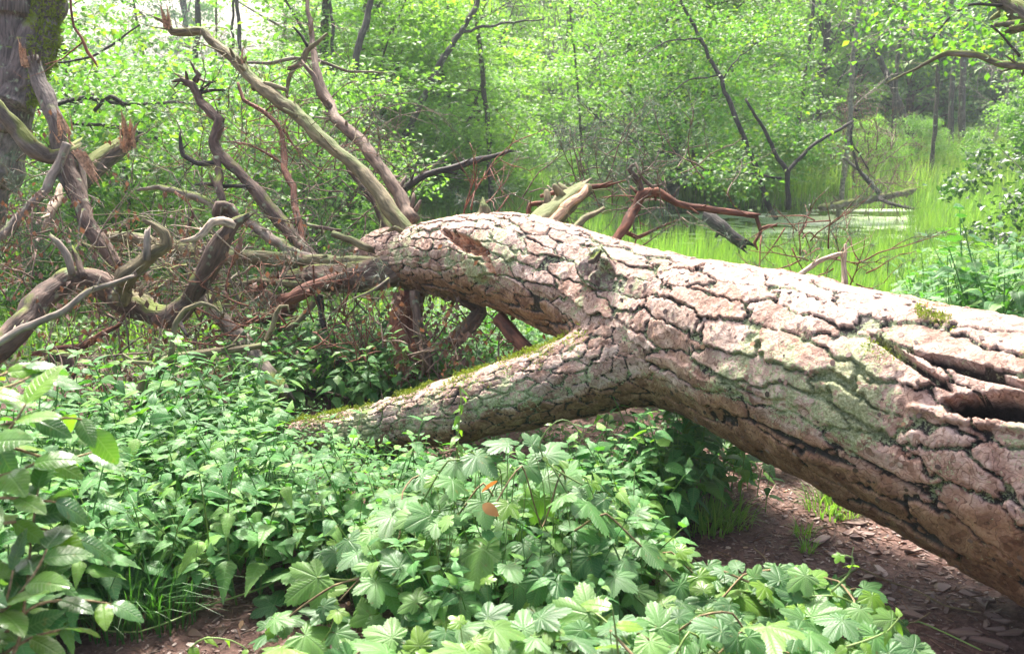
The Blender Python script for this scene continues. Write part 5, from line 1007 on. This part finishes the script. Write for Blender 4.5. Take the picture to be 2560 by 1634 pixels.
branch(LG2, [(2085, 470, 4, 18.4), (2030, 410, 4, 18.4), (1960, 350, 3, 18.4), (1940, 300, 3, 18.4)], M['far_trunk_pale'], conv=Dp, seg=6)
spray('dead_brush', 'yellowing dead branch brush on the far bank above the log', [(2000, 440, 19), (2050, 430, 19), (2090, 420, 19), (1960, 430, 19)], Dp, 22, 1.2, M['twig'], needle=False, seed=21, dead=1200, lev=1, r=.012, cat='brush', jit=.4)

# ------------------------------------------------------------------ grass, reeds
def blades(n, xr, yr, Lr, w, m, name, label, mask=None, bend=.35, seed=1, base=None, lean=.25):
    g = np.random.default_rng(seed)
    x = g.uniform(*xr, n); y = g.uniform(*yr, n)
    if mask is not None: k = mask(x, y, g); x = x[k]; y = y[k]
    n = len(x); z = np.maximum(H(x, y), WZ - .1) - .02; L = g.uniform(*Lr, n); a = g.uniform(0, 6.28, n); dx, dy = np.cos(a), np.sin(a); b = g.uniform(.3, 1.0, n) * bend; le = g.normal(0, lean, n)
    V = []
    for t in (0, .35, .7, 1.0):
        o = (le * t + b * t * t) * L; ww = w * (1 - t) * .5 * (1 if t < .9 else 0); cz = z + L * t * (1 - .35 * b * t)
        for s_ in ((-1, 1) if t < 1 else (0,)): V.append(np.stack([x + dx * o - dy * ww * s_, y + dy * o + dx * ww * s_, cz], 1))
    V = np.stack(V, 1); q = np.array([[0, 1, 3, 2], [2, 3, 5, 4]]); tt = np.array([[4, 5, 6]]); base_ = (np.arange(n) * 7)[:, None, None]
    return add(name, mesh(name, V.reshape(-1, 3), [(q[None] + base_).reshape(-1, 4), (tt[None] + base_).reshape(-1, 3)], m, smooth=False), kind='stuff', label=label, cat='grass')
def land(x, y, g): 
    h = H(x, y); return h > WZ - .02
def notland(x, y, g): return (H(x, y) > WZ - .25) & (H(x, y) < WZ + .12)
blades(60000, (-13, 15), (10, 30), (.3, .85), .018, M['grass'], 'marsh_grass', 'sunlit marsh grass around and beyond the pond', lambda x, y, g: land(x, y, g) & (fbm(np.stack([x, y, 0 * x], 1), .6, 2, 4) > -.6), seed=2)
blades(9000, (-9, 10), (6.3, 11.5), (.25, .6), .012, M['grass'], 'bank_grass', 'green grass on the slope down to the pond', land, seed=3)
blades(12000, (1.2, 6.2), (8.0, 12.4), (.5, .95), .014, M['grass'], 'reeds', 'tall reeds along the near water edge behind the trunk', lambda x, y, g: fbm(np.stack([x, y, 0 * x], 1), 1.1, 2, 7) > -.15, seed=4, bend=.25)
blades(9000, (4.0, 9.5), (9.5, 14.5), (.5, 1.0), .018, M['grass'], 'reeds', 'reed bed on the right side of the pond', lambda x, y, g: (x > 2.6 + (y - 9) * .35 + .8 * fbm(np.stack([x, y, 0 * x], 1), .7, 2, 7)), seed=5, bend=.25)
blades(15000, (4.5, 12), (12, 19), (.5, 1.0), .022, M['grass'], 'reeds', 'reeds at the right shore further back', lambda x, y, g: (x > 4.9 + (y - 12) * .42 + fbm(np.stack([x, y, 0 * x], 1), .6, 2, 9)), seed=15, bend=.3)
blades(16000, (3, 17), (21.5, 33), (.5, 1.1), .03, M['meadow'], 'meadow_grass', 'pale sunlit meadow grass on the far bank at right', None, seed=66)
blades(2600, (-4, 15), (20, 24), (.4, .9), .03, M['grass'], 'far_reeds', 'pale reeds on the far bank', None, seed=6)
# foreground sedge and small tufts
def tuft(label, cx, cy, r, n, L, w, m, seed):
    g = np.random.default_rng(seed); a = g.uniform(0, 6.28, n); q = r * np.sqrt(g.random(n)) * .5; x = cx + np.cos(a) * q; y = cy + np.sin(a) * q; z = H(x, y) - .01
    LL = g.uniform(.5, 1.1, n) * L; b = g.uniform(.25, 1.1, n); a2 = a + g.normal(0, .7, n); V = []
    for t in (0, .25, .5, .75, 1.0):
        o = b * t ** 1.7 * LL * .8; cz = z + LL * (t - .55 * b * t ** 2.4); ww = w * (1 - t * t) * .5
        for s_ in ((-1, 1) if t < 1 else (0,)): V.append(np.stack([x + np.cos(a2) * o - np.sin(a2) * ww * s_, y + np.sin(a2) * o + np.cos(a2) * ww * s_, cz], 1))
    V = np.stack(V, 1); q_ = np.array([[0, 1, 3, 2], [2, 3, 5, 4], [4, 5, 7, 6]]); tt = np.array([[6, 7, 8]]); bs = (np.arange(n) * 9)[:, None, None]
    base = np.array([cx, cy, 0.0])
    return add('grass_tuft', mesh('grass_tuft', V.reshape(-1, 3) - base, [(q_[None] + bs).reshape(-1, 4), (tt[None] + bs).reshape(-1, 3)], m, smooth=False), label=label, cat='grass tuft', loc=(cx, cy, 0))
def gnd(dx, dy):
    """world point on flat ground under a picture position"""
    a = Dp(dx, dy, 1.0) - Vector((0, 0, CAM_Z)); k = -CAM_Z / a.z; return a.x * k, a.y * k
for i, (dx, dy, r, n, L, lb) in enumerate([(290, 1475, .22, 150, .38, 'dark long-bladed sedge tuft at the front edge of the nettles'), (400, 1462, .16, 80, .32, 'smaller dark sedge tuft beside the big one at front left'), (1660, 1235, .2, 170, .17, 'short grass tuft in the shade below the trunk fork'), (1720, 1225, .16, 90, .14, 'small grass tuft just right of the shaded one'), (1960, 1195, .22, 170, .14, 'bright grass tuft under the trunk by the litter path'), (1890, 1250, .08, 40, .09, 'tiny grass sprig on the bare path under the trunk'), (1900, 1290, .06, 30, .08, 'tiny grass sprig in the middle of the bare path')]):
    x, y = gnd(dx, dy); tuft(lb, x, y, r, n, L, .006, M['grass_dark'] if i < 2 else M['grass'], 50 + i)
print('grass', time.time() - T0)

# ------------------------------------------------------------------ litter on the path
def litter(n, size, xr, yr, name, label, seed, m=M['chip']):
    g = np.random.default_rng(seed); x = g.uniform(*xr, n); y = g.uniform(*yr, n); z = H(x, y) + .004
    tv = np.array([[-.5, -.18, 0], [.0, -.26, .03], [.55, -.1, .0], [.42, .2, .05], [-.1, .24, .04], [-.5, .12, 0]]); tv = np.concatenate([tv, tv - [0, 0, .07]])
    k = np.arange(6); tf = [np.array([[0, 1, 2, 3, 4, 5], [11, 10, 9, 8, 7, 6]]), np.stack([k, k + 6, (k + 1) % 6 + 6, (k + 1) % 6], 1)]
    V, Fs = scatter(tv, tf, np.stack([x, y, z], 1), rotm(g.uniform(0, 6.28, n), g.normal(0, .25, n), g.normal(0, .25, n)), size * g.lognormal(0, .45, n))
    return add(name, mesh(name, V, Fs, m, smooth=False), kind='stuff', label=label, cat='litter')
litter(20000, .012, (-1.8, 3.2), (2.2, 4.6), 'bark_litter', 'small bark chips covering the bare path', 1)
litter(1500, .015, (.3, 3.0), (2.2, 4.6), 'bark_litter', 'coarser bark flakes scattered on the path', 2)
# needles / thin sticks litter
g_ = np.random.default_rng(9); n = 9000; x = g_.uniform(-1.8, 3.0, n); y = g_.uniform(2.3, 4.4, n); tv = np.array([[-.04, 0, 0], [.04, 0, 0], [.03, 1, .02], [-.03, 1, .02]])
V, Fs = scatter(tv, [np.array([[0, 1, 2, 3]])], np.stack([x, y, H(x, y) + .01], 1), rotm(g_.uniform(0, 6.28, n), g_.normal(0, .12, n), g_.uniform(0, 6, n)), g_.uniform(.02, .06, n))
add('needle_litter', mesh('needle_litter', V, Fs, M['deadleaf'], smooth=False), kind='stuff', label='fallen brown pine needles on the path', cat='litter')
n = 420; g_ = np.random.default_rng(19); x = g_.uniform(-1.4, 3.0, n); y = g_.uniform(2.4, 4.6, n)
V, Fs = scatter(NLOW[0] * [[1.1, 1, 1.4]], NLOW[1], np.stack([x, y, H(x, y) + .006], 1), rotm(g_.uniform(0, 6.28, n), g_.normal(.1, .25, n), g_.normal(0, .4, n)), g_.uniform(.02, .06, n)); add('leaf_litter', mesh('leaf_litter', V, Fs, M['deadleaf']), kind='stuff', label='curled brown leaves scattered over the bare path', cat='litter')
bf = Buf(); gz = random.Random(8)
for _ in range(150):
    x, y = gz.uniform(-1.2, 2.8), gz.uniform(2.5, 4.4); grow(bf, Vector((x, y, float(H(np.array([x]), np.array([y]))[0]) + .008)), Vector((gz.gauss(0, 1), gz.gauss(0, 1), 0)), gz.uniform(.05, .2), gz.uniform(.0015, .004), 0, gz, [], .15, 4)
add('stick_litter', bf.make('stick_litter', M['twig']), kind='stuff', label='small broken sticks lying on the bare path', cat='litter')
gg = random.Random(4)
for i in range(34):
    dx = gg.uniform(1900, 2400); dy = gg.uniform(1180 + (dx - 1900) * .42, 1530); x, y = gnd(dx, dy); s_ = gg.uniform(.016, .04)
    k = 9; th = np.sort(np.array([gg.uniform(0, 6.28) for _ in range(k)])); top = np.stack([np.cos(th) * s_ * 1.5, np.sin(th) * s_ * .6, np.array([gg.uniform(.006, .018) for _ in range(k)])], 1)
    bot = top - [0, 0, .006]; j = np.arange(k); a = gg.uniform(-.7, .9); Rz = np.array([[math.cos(a), -math.sin(a), 0], [math.sin(a), math.cos(a), 0], [0, 0, 1]])
    add('bark_piece', mesh('bark_piece', np.concatenate([top, bot]) @ Rz.T, [j[None], (j[::-1] + k)[None], np.stack([j, j + k, (j + 1) % k + k, (j + 1) % k], 1)], M['chip'], smooth=False), label='flat piece of fallen bark on the path below the trunk', cat='bark piece', group='bark pieces on the path', loc=(x, y, float(H(np.array([x]), np.array([y]))[0])))

# ------------------------------------------------------------------ nettles
def nettle_plant_geo(seed, h, low=False):
    """returns stem (V,F) and leaf transforms (pos, M, size)"""
    g = random.Random(seed); leanx, leany = g.gauss(0, .06), g.gauss(0, .06); n = 6 if not low else 5
    pts = [Vector((leanx * t * h * 4 * t, leany * t * h * 4 * t, h * t)) for t in (0, .3, .6, 1)]
    C, r = smooth_path(pts, [.0035, .003, .0025, .0015], .05); stem = ring_tube(C, r, 5)
    Ls = []; a0 = g.uniform(0, 3.14)
    for i in range(n):
        t = .30 + .70 * i / (n - 1) if not low else .35 + .65 * i / (n - 1); p = pts[0] * 0 + Vector((leanx * t * t * h * 4, leany * t * t * h * 4, h * t)); size = (.108 - .06 * (i / (n - 1)) ** 1.6) * g.uniform(.85, 1.2)
        for s_ in (0, math.pi):
            yaw = a0 + i * math.pi / 2 + s_ + g.gauss(0, .2); pit = g.gauss(.12 - .35 * (1 - i / (n - 1)) + .5 * (i == n - 1), .18)
            d = Vector((-math.sin(yaw), math.cos(yaw), 0)); Ls.append((p + d * .018 * (1 if i < n - 1 else .2), yaw, pit, g.gauss(0, .2), size))
    return stem, Ls
NV = []
mN = [mesh('leaf', NL[0], NL[1], M['nettle'], uv=NL[2]), mesh('leaf', NL2[0], NL2[1], M['nettle'], uv=NL2[2])]
for i in range(8):
    h = [.34, .42, .38, .5, .3, .46, .36, .4][i]; NV.append(nettle_plant_geo(100 + i, h))
stem_me = [mesh('stem', v[0][0], v[0][1], M['stem']) for v in NV]
def plant_joined(i, tplset, m):
    st, Ls = NV[i]; bf = Buf(); uv = []
    P = np.array([list(l[0]) for l in Ls]); Mx = rotm(np.array([l[1] for l in Ls]), np.array([l[2] for l in Ls]), np.array([l[3] for l in Ls])); sc = np.array([l[4] for l in Ls])
    V, Fs = scatter(tplset[0], tplset[1], P, Mx, sc); bf.put(V, Fs); uv.append(np.tile(tplset[2], (len(P), 1))); bf.put(*st); uv.append(np.zeros((len(st[0]), 2)))
    V, Fs = bf.arr(); return V, Fs, np.concatenate(uv)
leafm = [plant_joined(i, NL if i % 2 else NL2, None) for i in range(8)]
whole_me = [mesh('nettle_plant', a, b, M['nettle'], uv=c) for a, b, c in leafm]
low_ = [plant_joined(i, NLOW, None) for i in range(8)]
# area of the bed
def in_bed(x, y):
    px, py, d = proj(np.stack([x, y, 0 * x], 1))
    front = np.interp(px, [-300, 150, 330, 480, 620, 720, 900, 1000, 1400, 1560, 1650], [1700, 1560, 1440, 1425, 1415, 1400, 1430, 1600, 1600, 1320, 1180])
    back = np.interp(px, [-300, 100, 400, 700, 1000, 1300, 1500, 1700], [1150, 1080, 1030, 1010, 990, 1020, 1100, 1120])
    return (py < front) & (py > back) & (px < 1680)
X = rng.uniform(-3.4, 1.0, 16000); Y = rng.uniform(2.1, 5.8, 16000); k = in_bed(X, Y); X = X[k]; Y = Y[k]
# thin out by poisson-ish grid
cell = {}
keep = []
for i in range(len(X)):
    c = (int(X[i] / .078), int(Y[i] / .078))
    if c in cell: continue
    cell[c] = 1; keep.append(i)
X = X[keep]; Y = Y[keep]
def lit_seen(x, y): # distance order = apparent size
    return np.hypot(x, y)
order = np.argsort(lit_seen(X, Y)); X = X[order]; Y = Y[order]; print('nettles', len(X))
def limbclear(x, y):
    """height limit near the limb so that it stays visible"""
    px, py, d = proj(np.array([[x, y, .0]])); return px[0], py[0]
GN = 'stinging nettles of the bed in front of the limb'
def nlabel(px, py):
    side = 'at the left edge behind the glossy shrub' if px < 260 else 'left of the sedge tufts' if px < 380 else 'in the left middle of the bed' if px < 560 else 'in the middle of the bed' if px < 760 else 'behind the left end of the hop heap' if px < 980 else 'behind the hop heap' if px < 1300 else 'at the right end of the bed'
    dep = 'front row' if py > 1380 else 'second rank' if py > 1280 else 'middle rank' if py > 1190 else 'back rank'
    return 'green stinging nettle, ' + dep + ', ' + side
cnt = 0; restP = {i: [] for i in range(8)}
for i in range(len(X)):
    v = random.randrange(8); s_ = random.uniform(.8, 1.15); rz = random.uniform(0, 6.28); z = float(H(np.array([X[i]]), np.array([Y[i]]))[0])
    px, py = limbclear(X[i], Y[i])
    if 650 < px < 1560:
        lim = np.interp(px, [650, 900, 1100, 1350, 1560], [1020, 1055, 1065, 1060, 1010]); 
        # top of the plant in the picture
        zt = max(.14, CAM_Z - .0 - (Y[i]) * math.tan(math.atan((lim * 1.06312 - 817) / F) + PITCH)); s_ = min(s_, zt / .42) if Y[i] > 3.0 else s_ * .9
    if s_ < .22: continue
    inview = -60 < px < 2450
    if cnt < 130 and inview and py < 1480:
        t_ = thing('nettle_plant', nlabel(px, py), 'nettle', (X[i], Y[i], z), GN); t_.rotation_euler = (random.gauss(0, .08), random.gauss(0, .08), rz); t_.scale = (s_,) * 3
        add('stem', stem_me[v], t_)
        for (p, yw, pi_, ro, sz) in NV[v][1]:
            o = add('leaf', mN[v % 2], t_); o.matrix_local = Matrix.Translation(p) @ Matrix(rotm(np.array([yw]), np.array([pi_]), np.array([ro]))[0].tolist()).to_4x4() @ Matrix.Scale(sz, 4)
        cnt += 1
    elif cnt < 300 and inview:
        o = add('nettle_plant', whole_me[v], None, nlabel(px, py), 'nettle', GN, None, (X[i], Y[i], z)); o.rotation_euler = (random.gauss(0, .08), random.gauss(0, .08), rz); o.scale = (s_,) * 3; cnt += 1
    else: restP[v].append((X[i], Y[i], z, rz, s_))
bf = Buf(); uvs = []
for v, L_ in restP.items():
    if not L_: continue
    A = np.array(L_); tvv = low_[v] if False else (plant_joined(v, NLOW, None))
    V, Fs = scatter(tvv[0], tvv[1], A[:, :3], rotm(A[:, 3], rng.normal(0, .08, len(A)), rng.normal(0, .08, len(A))), A[:, 4]); bf.put(V, Fs); uvs.append(np.tile(tvv[2], (len(A), 1)))
V, Fs = bf.arr(); add('nettle_bed', mesh('nettle_bed', V, Fs, M['nettle'], uv=np.concatenate(uvs)), kind='stuff', label='dense bed of green nettles spreading back to the brush pile', cat='nettles')
# dark nettles in the shade under the fork, and a tall flowering one
for i, (dx, dy, s_, lb) in enumerate([(1600, 1180, 1.25, 'tall nettle rising beside the trunk under the fork, topmost of the shaded clump'), (1640, 1195, 1.0, None), (1555, 1190, 1.0, None), (1500, 1170, .9, None), (1690, 1190, .8, None), (1740, 1180, .75, None), (1580, 1225, .8, None), (1620, 1240, .6, None), (1530, 1150, 1.0, None), (1660, 1160, 1.0, None), (1720, 1150, .9, None), (1780, 1170, .7, None), (1460, 1140, .8, None), (1800, 1200, .5, None), (1560, 1130, 1.1, None), (1610, 1120, 1.1, None), (1420, 1120, .7, None)]):
    x, y = gnd(dx, dy); o = add('nettle_plant', whole_me[i % 8], None, lb or 'dark green nettle in the shade below the fork of the trunk', 'nettle', None if lb else 'shaded nettles under the fork', None, (x, y, float(H(np.array([x]), np.array([y]))[0]))); o.rotation_euler = (0, 0, i * 1.1); o.scale = (s_,) * 3
X2 = rng.uniform(-2.0, 2.4, 4000); Y2 = rng.uniform(3.6, 6.5, 4000); px, py, _ = proj(np.stack([X2, Y2, 0 * X2], 1)); k = ((px > 1380) & (px < 1990) & (py < 1175 + np.clip((1750 - px) * .1, -30, 30)) & (rng.random(4000) < .13)) | ((px > 560) & (px < 1340) & (py > 800) & (py < 975) & (rng.random(4000) < .75)); X2 = X2[k]; Y2 = Y2[k]
bf = Buf(); uvs = []
for v in range(8):
    A = np.arange(len(X2))[v::8]; V, Fs = scatter(leafm[v][0], leafm[v][1], np.stack([X2[A], Y2[A], H(X2[A], Y2[A])], 1), rotm(rng.uniform(0, 6.28, len(A)), rng.normal(0, .1, len(A)), rng.normal(0, .1, len(A))), rng.uniform(.5, .95, len(A))); bf.put(V, Fs); uvs.append(np.tile(leafm[v][2], (len(A), 1)))
V, Fs = bf.arr(); add('undergrowth', mesh('undergrowth', V, Fs, M['nettle'], uv=np.concatenate(uvs)), kind='stuff', label='low nettles and herbs growing behind and under the trunk', cat='undergrowth')
X2 = rng.uniform(1.6, 5.5, 900); Y2 = rng.uniform(5.2, 8.6, 900); k = X2 > 1.0 + .28 * Y2; X2 = X2[k]; Y2 = Y2[k]
bf = Buf(); uvs = []
for v in range(8):
    A = np.arange(len(X2))[v::8]; V, Fs = scatter(leafm[v][0], leafm[v][1], np.stack([X2[A], Y2[A], H(X2[A], Y2[A])], 1), rotm(rng.uniform(0, 6.28, len(A)), rng.normal(0, .1, len(A)), rng.normal(0, .1, len(A))), rng.uniform(1.1, 2.0, len(A))); bf.put(V, Fs); uvs.append(np.tile(leafm[v][2], (len(A), 1)))
V, Fs = bf.arr(); add('bank_nettles', mesh('bank_nettles', V, Fs, M['nettle'], uv=np.concatenate(uvs)), kind='stuff', label='tall fresh nettles on the bank behind the trunk at right', cat='undergrowth')
# leafy undergrowth on the slope behind, between brush and water
n = 42000; x = rng.uniform(-5.5, 5.5, n); y = rng.uniform(4.7, 10, n); z = H(x, y) + rng.uniform(.02, .5, n) * (.5 + .5 * fbm(np.stack([x, y, 0 * x], 1), 1.5, 2, 3)); k = (fbm(np.stack([x, y, z], 1), 2.2, 3, 6) > -.1) & ~((x > .2) & (y < 5.6)); x, y, z = x[k], y[k], z[k]; n = len(x)
V, Fs = scatter(SD[0], SD[1], np.stack([x, y, z], 1), rotm(rng.uniform(0, 6.28, n), rng.normal(-.2, .5, n), rng.normal(0, .4, n)), rng.uniform(.03, .075, n)); add('slope_herbs', mesh('slope_herbs', V, Fs, M['near_tree'], smooth=False), kind='stuff', label='mixed green herbs on the slope behind the fallen tree', cat='undergrowth')
print('nettles done', time.time() - T0)

# ------------------------------------------------------------------ hop vines
mH = [mesh('leaf', h[0], h[1], M['hop'], uv=h[2]) for h in HOPS]; mHy = [mesh('leaf', h[0], h[1], M['shoot'], uv=h[2]) for h in HOPS[:1]]
def hop(label, region, nleaf, zfun, seed, nvine=14, size=(.045, .095)):
    """leaf blanket over a mound: leaves as parts, vines wandering below them"""
    g = random.Random(seed); (x0, x1), (y0, y1) = region; cx, cy = (x0 + x1) / 2, (y0 + y1) / 2
    root = thing('hop_vine', label, 'hop vine', (cx, cy, 0)); k = 0; tries = 0; pts = []
    while k < nleaf and tries < nleaf * 40:
        tries += 1; x = g.uniform(x0, x1); y = g.uniform(y0, y1); zz = zfun(x, y)
        if zz is None or zz < .03: continue
        lay = g.random() ** 1.6; z = zz * (1 - .75 * lay)
        s_ = g.uniform(*size) * (1.25 if g.random() < .2 else 1)
        if any((x - q[0]) ** 2 + (y - q[1]) ** 2 + (z - q[2]) ** 2 < (s_ * .42) ** 2 for q in pts[-900:]): continue
        pts.append((x, y, z)); young = g.random() < .13
        yaw = g.uniform(0, 6.28); 
        o = add('leaf', (mHy[0] if young else mH[g.choice([0, 0, 1, 2, 3])]), root); ss = s_ * (.6 if young else 1)
        # faces up, tipped to the viewer
        Mr = Matrix.Rotation(g.gauss(.32, .28), 4, 'X') @ Matrix.Rotation(g.gauss(0, .3), 4, 'Y') @ Matrix.Rotation(yaw if g.random() < .5 else math.pi + g.gauss(0, .9), 4, 'Z')
        o.matrix_local = Matrix.Translation((x - cx, y - cy, z)) @ Mr @ Matrix.Scale(ss * 1.55, 4); k += 1
    bf = Buf()
    for i in range(nvine):
        a = g.choice(pts); p = Vector(a); P = [p.copy()]; d = Vector((g.gauss(0, 1), g.gauss(0, 1), 0)).normalized()
        for j in range(7):
            d = (d + Vector((g.gauss(0, .5), g.gauss(0, .5), 0))).normalized(); p = p + d * .1; zz = zfun(p.x, p.y) or .05; p.z = zz * g.uniform(.55, 1.02); P.append(p.copy())
        V, Fs = tube(P, list(np.linspace(.0038, .0022, len(P))), 5, .03, 0, .004, i); part('vine', V, Fs, M['stem'] if i % 2 else M['stem_red'], root)
    bf = Buf()
    for q in pts[::1]:
        b_ = Vector((q[0] + g.gauss(0, .03), q[1] + g.gauss(0, .03), q[2] * g.uniform(.2, .7))); V, Fs = ring_tube(np.array([list(b_), [(b_.x + q[0]) / 2 + .01, (b_.y + q[1]) / 2, (b_.z + q[2]) / 2], [q[0], q[1], q[2]]]), np.array([.0016, .0014, .0012]), 4); bf.put(V, Fs)
    V, Fs = bf.arr(); part('leaf_stalks', V, Fs, M['stem'], root, kind='stuff')
    return root
def mound(x, y):
    z = .60 * math.exp(-((x - .02) / .52) ** 2 - ((y - 2.62) / .42) ** 2) + .34 * math.exp(-((x - .35) / .75) ** 2 - ((y - 2.15) / .38) ** 2)
    return z if z > .07 else None
px_lim = lambda x, y: float(proj(np.array([[x, y, 0.1]]))[0][0])
def zm(x, y):
    z = .60 * math.exp(-((x + .03) / .55) ** 2 - ((y - 2.75) / .38) ** 2); return z if z > .1 else None
def zf(x, y):
    z = .36 * math.exp(-((x - .25) / .8) ** 4 - ((y - 2.12) / .36) ** 2) ; return z if z > .08 else None
def zr(x, y):
    z = .27 * math.exp(-((x - .78) / .36) ** 4 - ((y - 2.56 + (x - .7) * .15) / .27) ** 2); return z if z > .06 else None
hop('tangled hop vine heaped in the middle foreground, big lobed leaves', ((-.75, .7), (2.3, 3.3)), 300, zm, 1)
hop('hop vine spreading along the bottom edge of the picture', ((-.6, 1.05), (1.75, 2.5)), 300, zf, 2)
hop('low hop vine creeping right towards the bare path', ((.35, 1.2), (2.1, 3.0)), 230, zr, 3, 9)
# climbing shoots
def shoot(label, pts, nl, size, conv=Dp, m=None, tpl=None, seed=1, name='climbing_shoot', r=.003):
    g = random.Random(seed); W3 = [conv(*p) for p in pts]; root = thing(name, label, 'shoot', tuple(W3[0])); C, rr = smooth_path(W3, [r] * len(W3), .02); rr = np.linspace(r, r * .5, len(C)); V, Fs = ring_tube(C, rr, 5); part('stem', V, Fs, M['stem'], root)
    for i in range(nl):
        j = int(len(C) * (.1 + .88 * i / max(1, nl - 1))); j = min(j, len(C) - 1); p = Vector(C[j]) - Vector(root.location); o = add('leaf', tpl or mL, root); yaw = g.uniform(0, 6.28)
        o.matrix_local = Matrix.Translation(p) @ Matrix.Rotation(g.gauss(.2, .3), 4, 'X') @ Matrix.Rotation(yaw, 4, 'Z') @ Matrix.Rotation(g.gauss(-.25, .2), 4, 'X') @ Matrix.Scale(size * g.uniform(.7, 1.2) * (1 - .4 * i / nl), 4)
    return root
mL = mesh('leaf', NL2[0], NL2[1], M['shoot'], uv=NL2[2])
mO = [mesh('leaf', OL[0], OL[1], M['shrub'], uv=OL[2]), mesh('leaf', OL2[0], OL2[1], M['shrub'], uv=OL2[2])]; mOy = mesh('leaf', OL[0], OL[1], M['shoot'], uv=OL[2])
shoot('bright upright climbing shoot standing up against the limb', [(1075, 1090, 3.0), (1078, 1010, 3.0), (1084, 950, 3.0), (1082, 905, 3.0)], 12, .05, seed=2)
shoot('thin green tendril looping over the heap beside the upright shoot', [(1370, 1140, 2.9), (1290, 1090, 2.9), (1270, 1040, 2.9), (1310, 990, 2.9), (1350, 1000, 2.9), (1400, 1080, 2.9)], 5, .03, seed=3)
shoot('young yellow green sprig at the bottom of the heap', [(1460, 1600, 2.0), (1450, 1500, 2.0), (1440, 1430, 2.0)], 4, .09, tpl=mOy, seed=4)
shoot('small leafy sprig over the bare ground at bottom left', [(440, 1530, 2.6), (480, 1500, 2.6), (545, 1505, 2.6), (580, 1525, 2.6)], 4, .05, seed=5)
shoot('curling tendril on the hop at the edge of the path', [(1955, 1390, 2.3), (1995, 1350, 2.3), (2005, 1310, 2.3), (1975, 1305, 2.3)], 3, .04, tpl=mHy[0], seed=6)
shoot('thin tendril sprig reaching over the path at the bottom right', [(1990, 1520, 2.2), (2050, 1500, 2.2), (2090, 1480, 2.2), (2115, 1450, 2.2)], 6, .055, seed=7)
# orange leaves
for (dx, dy, lb) in [(1170, 1130, 'curled orange dead leaf on the hop heap'), (1135, 1185, 'small red brown dead leaf hanging in the hop heap')]:
    o = add('dead_leaf', mesh('dead_leaf', OL2[0], OL2[1], M['orangeleaf'], uv=OL2[2]), None, lb, 'leaf', loc=tuple(Dp(dx, dy, 2.55))); o.rotation_euler = (-.5, .6, dx); o.scale = (.055, .05, .03)

# ------------------------------------------------------------------ shrub sprays at the left edge
SH = thing('leafy_shrub', 'glossy-leaved shrub twigs reaching in at the left edge, close to the camera', 'shrub', tuple(Dp(-150, 1500, 1.9)))
def spr(pts, nl, size, seed, droop=.3, yellow=.2, r=.004, d2=None):
    g = random.Random(seed); W3 = [Dp(*p) for p in pts]; C, rr = smooth_path(W3, [r] * len(W3), .02); V, Fs = ring_tube(C, np.linspace(r, r * .5, len(C)), 6); part('twig', V, Fs, M['stem_red'], SH); T, _, _ = frames(C)
    for i in range(nl):
        j = min(len(C) - 1, int(len(C) * (.08 + .92 * i / max(1, nl - 1)))); p = Vector(C[j]) - Vector(SH.location); t_ = Vector(T[j]); sgn = 1 if i % 2 else -1
        side = t_.cross(Vector((0, 0, 1))).normalized() * sgn if i < nl - 1 else t_; d = (t_ * .55 + side * .9 + Vector((0, 0, g.uniform(-droop, .15)))).normalized()
        up = Vector((g.gauss(0, .3), g.gauss(-.35, .25), 1)); x = d.cross(up).normalized(); z = x.cross(d).normalized(); Mx = Matrix((x, d, z)).transposed().to_4x4()
        o = add('leaf', mOy if g.random() < yellow else mO[g.randrange(2)], SH); o.matrix_local = Matrix.Translation(p) @ Mx @ Matrix.Scale(size * g.uniform(.6, 1.1), 4)
spr([(-160, 1060, 1.75), (0, 1000, 1.8), (110, 985, 1.85), (190, 985, 1.9), (215, 1010, 1.9)], 9, .095, 1, .5, .5)
spr([(-160, 960, 1.8), (-60, 930, 1.8), (30, 905, 1.85), (80, 880, 1.9)], 7, .085, 2, .2, .3)
spr([(-200, 1180, 1.8), (-40, 1130, 1.8), (60, 1100, 1.8), (80, 1090, 1.8)], 8, .09, 3, .5, .1)
spr([(-150, 1300, 1.7), (0, 1230, 1.75), (90, 1240, 1.8), (190, 1270, 1.85)], 8, .1, 4, .3, .3)
spr([(-60, 1560, 1.75), (20, 1480, 1.75), (90, 1420, 1.8), (190, 1410, 1.85), (260, 1420, 1.85)], 9, .085, 5, .4, .25)
spr([(-100, 1700, 1.7), (30, 1540, 1.72), (60, 1400, 1.75), (75, 1250, 1.78), (90, 1150, 1.8)], 14, .085, 6, .3, .05)
spr([(-200, 1420, 1.7), (-80, 1380, 1.7), (0, 1350, 1.75), (50, 1340, 1.8)], 8, .09, 7, .4, .1)
spr([(-150, 1620, 1.7), (-30, 1560, 1.72), (70, 1500, 1.75), (140, 1480, 1.8)], 8, .085, 8, .4, .1)
spr([(-180, 1120, 1.72), (-60, 1060, 1.75), (20, 1010, 1.78), (60, 950, 1.8)], 8, .1, 11, .4, .15)
spr([(-200, 1250, 1.7), (-60, 1180, 1.72), (40, 1170, 1.75), (130, 1180, 1.78)], 8, .09, 12, .4, .15)
spr([(-120, 1480, 1.68), (0, 1440, 1.7), (80, 1350, 1.72), (110, 1290, 1.75)], 9, .09, 13, .4, .15)
spr([(-200, 1560, 1.65), (-60, 1500, 1.68), (10, 1420, 1.7), (30, 1340, 1.72)], 8, .09, 14, .4, .1)
spr([(-100, 900, 1.85), (-20, 890, 1.85), (30, 870, 1.9), (60, 862, 1.9)], 6, .07, 15, .4, .3)
spr([(-150, 1030, 1.9), (20, 1050, 1.9), (130, 1080, 1.95), (230, 1060, 2.0)], 9, .08, 9, .6, .3)
print('objects', len(bpy.data.objects), 'tris', sum(len(m.loops) - 2 * len(m.polygons) for m in bpy.data.meshes), time.time() - T0)
